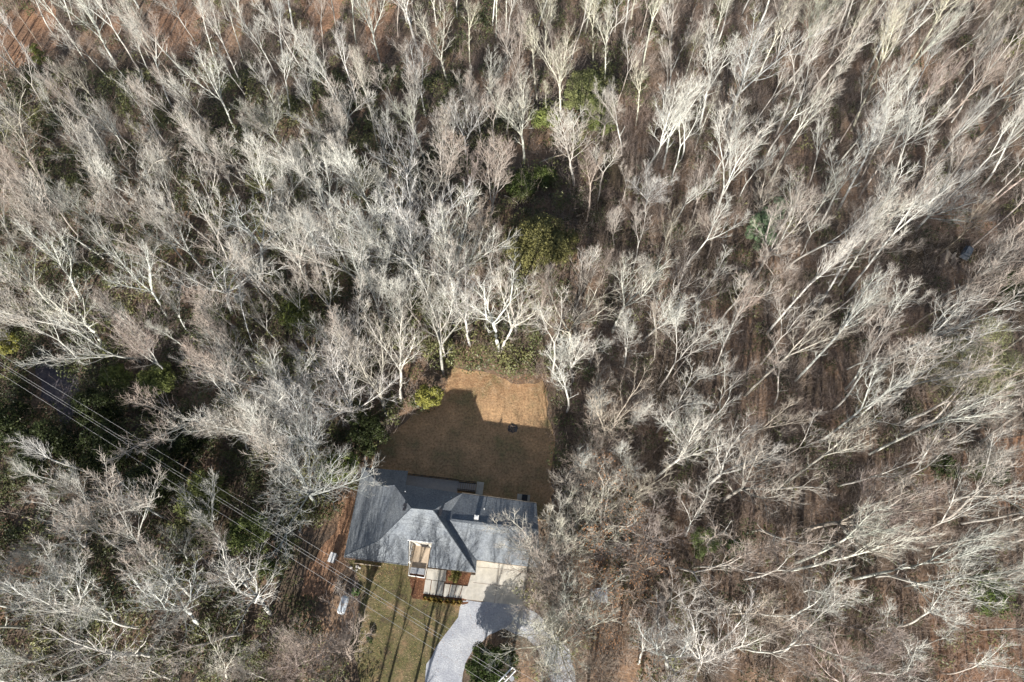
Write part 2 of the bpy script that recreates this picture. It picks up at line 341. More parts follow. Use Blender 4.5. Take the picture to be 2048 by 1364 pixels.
# slab walk, planting bed
walk = empty('slab_walk', at(890,1175), 'pale concrete landing and stepping slabs between the porch and the driveway', 'walkway')
land = [at(855,1137), at(893,1141), at(891,1163), at(852,1158)]
MB().prism([(q.x, q.y) for q in land], 0, .12).build('landing', M_CONC, walk)
tl, tr_ = Vector((849.5, 1158.5, 0)), Vector((888, 1163.5, 0))
def slab(c4): MB().prism([at(u, v) for u, v in c4], 0, .09).build('slab', M_CONC, walk)
for k in range(3):
    a, b = k/3+.012, (k+1)/3-.025
    f_ = lambda s_, t: (850.5+39*s_-4*t, 1159+5*s_+28*t)
    slab([f_(a, 0), f_(b, 0), f_(b, 1), f_(a, 1)])
for k in range(4):
    a, b = k/4+.012, (k+1)/4-.02
    f_ = lambda s_, t: (889.5+48*s_-(4+4*s_)*t, 1168+5*s_+(25-1*s_)*t)
    slab([f_(a, 0), f_(b, 0), f_(b, 1), f_(a, 1)])
for k_, pl_ in enumerate(([(-60,-60),(60,-60),(110,20),(115,90),(60,135),(-60,150)],[(190,20),(240,30),(250,95),(200,100)],[(290,-40),(420,-40),(405,60),(385,120),(330,125),(300,60)],[(600,-40),(690,-40),(680,40),(640,70),(610,60)],[(725,-40),(790,-40),(795,60),(770,125),(735,110)],
        [(1985,880),(2070,870),(2075,1020),(2000,1010)],[(1925,880),(1960,890),(1955,1000),(1930,1010)],[(1860,1230),(2070,1220),(2080,1380),(1880,1400)],[(1955,440),(1990,440),(1995,480),(1965,490)],[(1140,225),(1160,225),(1165,262),(1140,262)])):
    sheet('leafy_clearing', P(pl_), .016+.0005*k_, M_LITTER, .35, 40+k_, 1.5)
tag(sheet('mulch_bed', P([(893.5,1141),(942,1147),(941,1173),(932,1202),(846,1190),(849,1158),(889,1164)]), .016, M_MULCH), kind='structure')
tag(sheet('flower_bed', P([(840,1150),(852,1155),(848,1196),(938,1206),(934,1210),(842,1199),(826,1196),(818,1155)]), .020, M_MULCH, .08, 9, .5), kind='structure')
MB().box(at(953, 1034, 0)*0+at(735, 1129.5, .12), (3.5, .09, .22), HR).build('board_edging', M_LOG)
tag(bpy.data.objects['board_edging'], 'low pale timber edging board on the ground below the left eave', 'edging')

# ---------------------------------------------------------------- yard things
t0, t1 = at(692.5,1190.5,.75), at(680.5,1229,.75); d = (t1-t0).normalized(); nrm = Vector((-d.y, d.x, 0))
tank = empty('propane_tank', ((t0.x+t1.x)/2, (t0.y+t1.y)/2, 0), 'long white capsule shaped propane tank lying on the leafy ground left of the front lawn', 'tank')
L_ = (t1-t0).length; r0 = .52; pts = []; rr = []
for k in range(7): a = math.pi/2*k/6; pts.append(t0+d*(r0*(1-math.sin(a)))); rr.append(r0*math.cos(a)+.01)
pts = pts[::-1]; rr = rr[::-1]
pts = [t0+d*(r0*.75*(1-math.cos(math.pi/2*k/6))) for k in range(7)]; rr = [max(.02, r0*math.sin(math.pi/2*k/6)) for k in range(7)]
p2 = [t1-d*(r0*.75*(1-math.cos(math.pi/2*k/6))) for k in range(7)]
MB().tube(pts+p2[::-1], rr+rr[::-1], 20).build('shell', M_TANK, tank, True)
c = (t0+t1)/2; MB().tube([c+Vector((0, 0, .48)), c+Vector((0, 0, .62)), c+Vector((0, 0, .72))], [.22, .21, .08], 14).build('valve_dome', M_WHITE, tank, True)
for s_ in (-.85, .85):
    for q_s in (-.28, .28): MB().box(c+d*s_+nrm*q_s-Vector((0, 0, .52)), (.16, .1, .5), math.atan2(d.y, d.x)).build('leg', M_METAL, tank)
ub = empty('utility_box', at(666,1116), 'pale grey upright metal cabinet near the bottom left corner of the roof', 'utility box', rz=-.25)
q = at(666, 1116, .5); MB().box((q.x, q.y, .5), (.7, 1.15, 1.0), -.3).build('cabinet', M_METAL, ub); MB().box((q.x, q.y, 1.03), (.78, 1.23, .06), -.3).build('lid', M_WHITE, ub)
def rock(u, v, s_, lab, grp=None, m=M_ROCK, seed=0):
    rnd = random.Random(seed); bm = bmesh.new(); bmesh.ops.create_icosphere(bm, subdivisions=2, radius=s_)
    for vv in bm.verts: vv.co *= rnd.uniform(.75, 1.12); vv.co.z *= .6
    me = bpy.data.meshes.new('rock'); bm.to_mesh(me); bm.free(); me.materials.append(m)
    tag(link('rock', me, None, at(u, v)+Vector((0, 0, s_*.3))), lab, 'rock', grp)
for k, (u, v, s_, lab) in enumerate([(702,1135,.20,'pale rock, leftmost of the four by the corner of the house below the left eave'),(714.5,1133,.24,'largest pale rock of the four below the left eave of the house'),(719.5,1135.5,.17,'pale rock, rightmost of the four below the left eave of the house'),(713,1140,.15,'smallest pale rock, nearest the wires, of four below the left eave')]):
    rock(u, v, s_, lab, 'pale rocks below the left eave', seed=k)
ac = empty('air_conditioner', at(1047,996), 'small dark unit on a square pad behind the garage wing of the house', 'air conditioner')
q = at(1047, 996, .05); MB().box(q, (1.7, .95, .1), HR).build('pad', M_CONC, ac); MB().box((q.x+.15, q.y-.05, .45), (.75, .7, .7), HR).build('housing', M_DARK, ac)
fp = at(1025, 857); rnd = random.Random(5)
fire = empty('fire_pit', fp, 'dark round ash patch of a fire pit on the shaded back lawn', 'fire pit')
ring = [(fp.x+(.72+rnd.uniform(-.12, .12))*math.cos(a), fp.y+(.62+rnd.uniform(-.1, .1))*math.sin(a)) for a in np.linspace(0, 2*math.pi, 18)[:-1]]
MB().prism(ring, 0, .05).build('ash_bed', M_ASH, fire)
lg = MB()
for k in range(7):
    a = rnd.uniform(0, 3.14); c_ = Vector((fp.x+rnd.uniform(-.3, .3), fp.y+rnd.uniform(-.3, .3), .1)); dd = Vector((math.cos(a), math.sin(a), 0))*.4
    lg.tube([c_-dd, c_+dd+Vector((0, 0, .1))], .05, 5)
lg.build('charred_wood', M_POLE, fire)

# shed right of the drive
sh = empty('shed', at(1198,1196), 'small shed with a pale blue metal roof under the brown leaved oak', 'shed')
sp = [at(1181,1178,2.2), at(1214,1174,2.5), at(1215,1206,2.5), at(1180,1201,2.2)]
cx = sum((q for q in sp), Vector())/4
base = [Vector((cx.x+(q.x-cx.x)*.86, cx.y+(q.y-cx.y)*.86, 0)) for q in sp]
MB().prism([(q.x, q.y) for q in base], 0, 2.1).build('wall', M_WALL, sh)
me = MB().add([tuple(q) for q in sp]+[tuple(q-Vector((0, 0, .08))) for q in sp], [(3,2,1,0),(4,5,6,7),(0,1,5,4),(1,2,6,5),(2,3,7,6),(3,0,4,7)])
rf = me.build('roof', M_TIN, sh)
rb = MB()
for k in range(6):
    t = (k+.5)/6; rb.tube([sp[0].lerp(sp[1], t)+Vector((0, 0, .02)), sp[3].lerp(sp[2], t)+Vector((0, 0, .02))], .025, 4)
rb.build('rib', M_TIN, rf)
MB().box(((base[2].x+base[3].x)/2, (base[2].y+base[3].y)/2-.04, .95), (.8, .06, 1.8), 0).build('door', M_WHITE, sh)
# lumber pile and covered stack at the far right
lp = empty('lumber_pile', at(1893,516), 'untidy pile of pale planks and boards in the clearing at the far right', 'lumber pile')
rnd = random.Random(12)
for k in range(16):
    q = at(1880+rnd.uniform(0, 32), 506+rnd.uniform(0, 22), .1+.09*k*.7); a = R(rnd.choice((50, 55, 60, 125)))+rnd.gauss(0, .12)
    MB().box(q, (rnd.uniform(1.2, 2.6), rnd.uniform(.2, .4), .07), a).build('plank', M_LOG if k % 3 else M_POLE, lp)
tp = empty('covered_stack', at(1933,506), 'blue grey sheet covered stack beside the lumber pile at the far right', 'stack')
q = at(1933, 506, .6); bmx = MB().box(q, (1.2, 2.0, .8), R(-35)); bmx.build('cover', M_TARP, tp); MB().box((q.x, q.y, 1.2), (.8, 1.5, .45), R(-35)).build('lid', M_TARP, tp)
# fallen logs
for (u1, v1, u2, v2, r_, lab) in ((1034,352.5,1072,361,.13,'pale fallen log lying across the upper green thicket'), (1008,391,1037,408,.12,'pale fallen log slanting down through the middle of the green thicket'),
        (1078,326,1133,307,.14,'long pale fallen log on the brown patch above the green thicket'), (1318,742,1360,722,.0,''), (530,555,549,585,.16,'orange brown broken log lying in the green undergrowth left of centre'), (548,585,572,562,.13,'shorter broken log crossing the orange brown log left of centre'),
        (335,855,385,840,.12,'forked pale fallen limb in the dark thicket by the wires'), (880,455,0,0,0,'')):
    if r_ <= 0: continue
    a, b = at(u1, v1, .9), at(u2, v2, 1.1); mid = (a+b)/2+Vector((.1, .1, .15))
    m_ = MB().tube([a, a.lerp(mid, .5)+Vector((0, .08, 0)), mid, mid.lerp(b, .5), b], [r_, r_*.95, r_*.85, r_*.7, r_*.5], 7)
    dd = (b-a).normalized(); m_.tube([mid, mid+dd*.7+Vector((-dd.y, dd.x, .3))*.8], [r_*.4, r_*.15], 5)
    tag(m_.build('fallen_log', M_LOG), lab, 'log', 'fallen logs in the undergrowth')
# ---------------------------------------------------------------- power line
pc_ = at(1017, 1353, 11.6)
pole = empty('utility_pole', (pc_.x, pc_.y, 0), 'wooden power pole with double crossarms at the bottom edge by the dark round bush', 'utility pole')
MB().tube([(pc_.x, pc_.y, 0), (pc_.x, pc_.y, 12.2)], [.18, .12], 10).build('post', M_POLE, pole)
a0, b0 = at(1028.5, 1337.5, 11.6), at(999, 1368, 11.6); ad = (a0-b0).normalized(); an = Vector((-ad.y, ad.x, 0))
for s_ in (-.22, .22): MB().tube([a0+an*s_, b0+an*s_-ad*.3], .075, 4).build('crossarm', M_WHITE, pole)
tf = Vector((pc_.x+.35, pc_.y-.25, 0)); MB().tube([tf+Vector((0, 0, 9.3)), tf+Vector((0, 0, 10.3))], .27, 14).build('transformer', M_METAL, pole)
ins = [a0, at(1013, 1352, 11.6), at(1008.5, 1357, 11.6), at(989, 1375, 11.6)]
for q in ins: MB().tube([q, q+Vector((0, 0, .16)), q+Vector((0, 0, .3))], [.06, .09, .04], 8).build('insulator', M_WHITE, pole)
lab = ['uppermost of the four power wires crossing the lower left', 'second power wire from the top crossing the lower left', 'third power wire from the top crossing the lower left', 'lowest of the four power wires crossing the lower left']
for k, (q, (u, v)) in enumerate(zip(ins, ((0, 708), (0, 724), (0, 729), (0, 746)))):
    a = q+Vector((0, 0, .3)); e = at(u, v, 10.2); far = a+(e-a)*1.25; far.z = 11.9
    pts = []
    for i in range(25):
        t = i/24; z = a.z*(1-t)+far.z*t-4*1.5*t*(1-t)
        pts.append(a.lerp(far, t)); pts[-1].z = z
    # keep the wire's path seen from the photograph's side passing the left edge where it should
    nxt = [a.lerp(a+Vector((60, -32, 0.4)), i/10)-Vector((0, 0, 4*.9*(i/10)*(1-i/10))) for i in range(1, 11)]
    tag(MB().tube(pts[::-1]+nxt, .013, 4, False).build('power_wire', M_WIRE), lab[k], 'power wire', 'power wires across the lower left')

# ---------------------------------------------------------------- bare trees
def rot_dir(d, ang, az):
    d = Vector(d); a = d.cross(Vector((.31, .17, .93)));
    if a.length < .05: a = d.cross(Vector((0, 1, 0)))
    a.normalize(); b = d.cross(a)
    return (d*math.cos(ang)+(a*math.cos(az)+b*math.sin(az))*math.sin(ang)).normalized()
class TreeGen:
    def __init__(s, seed, wob=.16, trop=.10, tw=1.0, twl=1.0, sides=5):
        s.r = random.Random(seed); s.wob = wob; s.trop = trop; s.tw = tw; s.twl = twl
        s.trunk = MB(); s.V = []; s.F = []; s.M = []; s.tips = []
    def tube(s, P_, Rr, k, trunk=False):
        if trunk: s.trunk.tube(P_, Rr, k); return
        V, Fs = s.V, s.F; n = len(P_); b0 = len(V)
        for i, p in enumerate(P_):
            d = P_[min(i+1, n-1)]-P_[max(i-1, 0)]; a = d.cross(Vector((.1, .2, 1)));
            if a.length < 1e-4: a = Vector((1, 0, 0))
            a.normalize(); b = d.cross(a); b.normalize(); r_ = Rr[i]
            for j in range(k):
                t = 6.28318*j/k; V.append(tuple(p+(a*math.cos(t)+b*math.sin(t))*r_))
        for i in range(n-1):
            for j in range(k):
                Fs.append((b0+i*k+j, b0+(i+1)*k+j, b0+(i+1)*k+(j+1) % k, b0+i*k+(j+1) % k)); s.M.append(0)
    def twig(s, p, d, L):
        r = s.r; side = Vector((r.gauss(0, 1), r.gauss(0, 1), r.gauss(0, 1))).cross(d)
        if side.length < 1e-3: return
        side.normalize(); w_ = .0092*s.tw; b = len(s.V)
        m1 = p+d*L*.5+side*r.gauss(0, .05)*L; e = p+(d*.9+Vector((0, 0, .25))+Vector((r.gauss(0, .2), r.gauss(0, .2), 0))).normalized()*L
        s.V += [tuple(p-side*w_), tuple(p+side*w_), tuple(m1+side*w_*.8), tuple(m1-side*w_*.8), tuple(e)]
        s.F += [(b, b+1, b+2, b+3), (b+3, b+2, b+4)]; s.M += [1, 1]
    def grow(s, p, d, L, r0, lvl, cfg, tstart=.3, trunk=False, rend=.25):
        r = s.r; n = 7 if lvl == 0 else (6 if lvl == 1 else (4 if lvl == 2 else 3))
        P_ = [Vector(p)]; D = [Vector(d)]; dd = Vector(d)
        wb = s.wob*(.4 if trunk else 1)
        bend = Vector((r.gauss(0, 1), r.gauss(0, 1), 0))*wb*.28
        for i in range(n):
            dd = (dd+Vector((r.gauss(0, wb), r.gauss(0, wb), r.gauss(0, wb*.6)))+bend*math.sin(i*2.1)+Vector((0, 0, s.trop if lvl else .05))).normalized() if not (trunk and i < 2) else (dd+Vector((r.gauss(0, .03), r.gauss(0, .03), .04))).normalized()
            P_.append(P_[-1]+dd*(L/n)); D.append(dd.copy())
        Rr = [r0*(1-(1-rend)*i/n) for i in range(n+1)]
        s.tube(P_, Rr, 8 if trunk else (6 if lvl == 0 else (4 if lvl == 1 else 3)), trunk)
        if lvl >= 3 or lvl >= len(cfg): 
            pass
        if lvl < len(cfg):
            nb, ang, lf = cfg[lvl]
            nb = max(1, int(nb*r.uniform(.8, 1.2)))
            az = r.uniform(0, 6.28)
            for k in range(nb):
                t = tstart+(1-tstart)*((k+r.uniform(.1, .9))/nb)**.9; x = t*n; i = min(n-1, int(x)); q = P_[i].lerp(P_[i+1], x-i)
                az += 2.4+r.gauss(0, .4)
                cd_ = rot_dir(D[i+1], ang*r.uniform(.7, 1.25), az)
                if lvl >= 1 and cd_.z < -.25: cd_.z *= .3; cd_.normalize()
                cl = L*lf*(1.15-.65*(t-tstart)/(1-tstart))*r.uniform(.7, 1.15)
                cr_ = max((.024, .018, .0115, .010)[lvl], Rr[i]*.46)
                if lvl == len(cfg)-1:
                    s.twig(q, cd_, min(2.6, max(.7, cl*1.15))*s.twl)
                else: s.grow(q, cd_, cl, cr_, lvl+1, cfg, .2)
        s.tips.append(P_[-1]); return P_, D, Rr
def make_proto(kind, seed):
    r = random.Random(seed*7+1)
    if kind == 'tall':
        g = TreeGen(seed, .05, .14, .95)
        P_, D, Rr = g.grow((0, 0, -.2), Vector((0, 0, 1)), 12, .20, 0, [(6, .95, .13), (5, .7, .45), (4, .6, .5)], .45, True, .62)
        for k in range(2):
            g.grow(P_[-1], rot_dir(D[-1], r.uniform(.1, .25), k*3.1+r.random()), 9.0, .11, 0, [(14, .52, .42), (7, .55, .5), (7, .5, .5)], .05)
    elif kind == 'vase':
        g = TreeGen(seed, .08, .10, 1.0)
        P_, D, Rr = g.grow((0, 0, -.2), Vector((0, 0, 1)), 6.5+r.random()*2, .23, 0, [(2, .9, .3), (5, .7, .45), (5, .6, .5)], .6, True, .75)
        n = r.choice((3, 4))
        for k in range(n): g.grow(P_[-1], rot_dir(D[-1], r.uniform(.15, .42), k*6.28/n+r.uniform(-.4, .4)), 11.5*r.uniform(.85, 1.1), .125, 0, [(12, .58, .42), (7, .58, .5), (6, .52, .5)], .08)
    elif kind == 'oak':
        g = TreeGen(seed, .15, .05, 1.05)
        P_, D, Rr = g.grow((0, 0, -.2), Vector((0, 0, 1)), 6+r.random()*2, .28, 0, [(2, 1.1, .5), (5, .8, .45), (5, .7, .5)], .6, True, .8)
        n = r.choice((4, 5))
        for k in range(n): g.grow(P_[-1], rot_dir(D[-1], r.uniform(.28, .75), k*6.28/n+r.uniform(-.4, .4)), 11.0*r.uniform(.8, 1.1), .14, 0, [(11, .72, .46), (7, .65, .5), (6, .55, .5)], .08)
    elif kind == 'bushy':
        g = TreeGen(seed, .07, .08, 1.05, 1.1)
        P_, D, Rr = g.grow((0, 0, -.2), Vector((0, 0, 1)), 5.5, .20, 0, [(2, .9, .3), (5, .7, .5), (5, .6, .5)], .6, True, .8)
        n = 9
        for k in range(n): g.grow(P_[-1]-Vector((0, 0, r.uniform(0, 1.2))), rot_dir(D[-1], r.uniform(.15, .85), k*6.28/n+r.uniform(-.3, .3)), 11*r.uniform(.75, 1.05), .085, 0, [(12, .5, .42), (7, .5, .5), (6, .45, .5)], .08)
    elif kind == 'pole':
        g = TreeGen(seed, .06, .12, 1.0)
        P_, D, Rr = g.grow((0, 0, -.2), Vector((0, 0, 1)), 12, .13, 0, [(7, .8, .12), (5, .7, .5), (4, .6, .5)], .3, True, .6)
        g.grow(P_[-1], D[-1], 8, .08, 0, [(14, .55, .3), (8, .55, .45), (9, .5, .5)], .1)
    return g
PROTO = {}
def build_proto(kind, seed):
    g = make_proto(kind, seed)
    tm = mesh_np('trunk', g.trunk.v, g.trunk.f, [M_BARK]); tm.polygons.foreach_set('use_smooth', [True]*len(tm.polygons))
    cm = mesh_np('crown', g.V, g.F, [M_BARK, M_TWIG], g.M)
    lm = None
    if kind == 'oak':
        r = random.Random(seed); V = []; Fs = []
        idx = [i for i, f in enumerate(g.F) if len(f) == 3]
        for i in idx:
            if r.random() < .75:
                c_ = Vector(g.V[g.F[i][2]]); a = Vector((r.gauss(0, 1), r.gauss(0, 1), r.gauss(0, .6))).normalized()*.10; b = a.cross(Vector((r.gauss(0, 1), r.gauss(0, 1), r.gauss(0, 1)))).normalized()*.07
                c_ += Vector((r.gauss(0, .15), r.gauss(0, .15), r.gauss(0, .15))); k = len(V); V += [tuple(c_-a), tuple(c_+b), tuple(c_+a), tuple(c_-b)]; Fs.append((k, k+1, k+2, k+3))
        lm = mesh_np('dry_leaves', V, Fs, [M_DEADLEAF])
    zs = max(v[2] for v in g.V)
    return tm, cm, lm, zs
NVAR = dict(tall=5, vase=4, oak=3, bushy=3, pole=3)
for kd, n_ in NVAR.items(): PROTO[kd] = [build_proto(kd, 100+7*i+len(kd)) for i in range(n_)]
TONE = dict(white=(.67, .67, .62), pale=(.55, .55, .505), cream=(.61, .61, .51), grey=(.38, .385, .36), tan=(.43, .395, .34), brown=(.30, .255, .21), pink=(.42, .36, .315))
RT = random.Random(77)
BASES = []
def tree(base, h, kind, tone, label, group='bare trees of the wood', lean=(0, 0), leaves=False, var=None, wide=1.0):
    tm, cm, lm, zs = PROTO[kind][RT.randrange(len(PROTO[kind])) if var is None else var % len(PROTO[kind])]
    s_ = h/zs; root = empty('bare_tree', (base.x, base.y, 0), label, 'tree', group, RT.uniform(0, 6.28))
    root.scale = (s_*wide, s_*wide, s_)
    if lean != (0, 0):
        tv = Vector((lean[0], lean[1], h)).normalized(); q = Vector((0, 0, 1)).rotation_difference(tv)
        root.rotation_euler = (q.to_matrix() @ Matrix.Rotation(root.rotation_euler[2], 3, 'Z')).to_euler()
    c_ = Vector(TONE[tone])*RT.uniform(.86, 1.1); c4 = (c_.x*RT.uniform(.96, 1.04), c_.y, c_.z*RT.uniform(.94, 1.06), 1)
    for nm, m_ in (('trunk', tm), ('crown', cm)) + ((('dry_leaves', lm),) if leaves and lm else ()):
        o = link(nm, m_, root); o.color = c4
    BASES.append((base.x, base.y)); return root
def hero(bu, bv, tu, tv, kind, tone, label, hset=None, wide=1.0, leaves=False, hmin=5, hmax=29):
    "tree standing where its foot is seen, tall enough for its top to be seen at (tu,tv)"
    b = at(bu, bv); best = None
    hmax = 25 if bu > 1400 else (19.5 if bu > 250 else 21)
    for i in range(int(hmin*4), int(hmax*4)+1):
        h = i/4; t = at(tu, tv, h); dd = (t-b); e = math.hypot(dd.x, dd.y)
        if best is None or e < best[0]: best = (e, h, dd.x, dd.y)
    e, h, lx, ly = best
    if hset: h = hset; t = at(tu, tv, h); lx, ly = t.x-b.x, t.y-b.y; e = math.hypot(lx, ly)
    m = (.28 if not hset else .36)*h
    if e > m: lx *= m/e; ly *= m/e
    return tree(b, h, kind, tone, label, lean=(lx, ly), wide=wide, leaves=leaves)
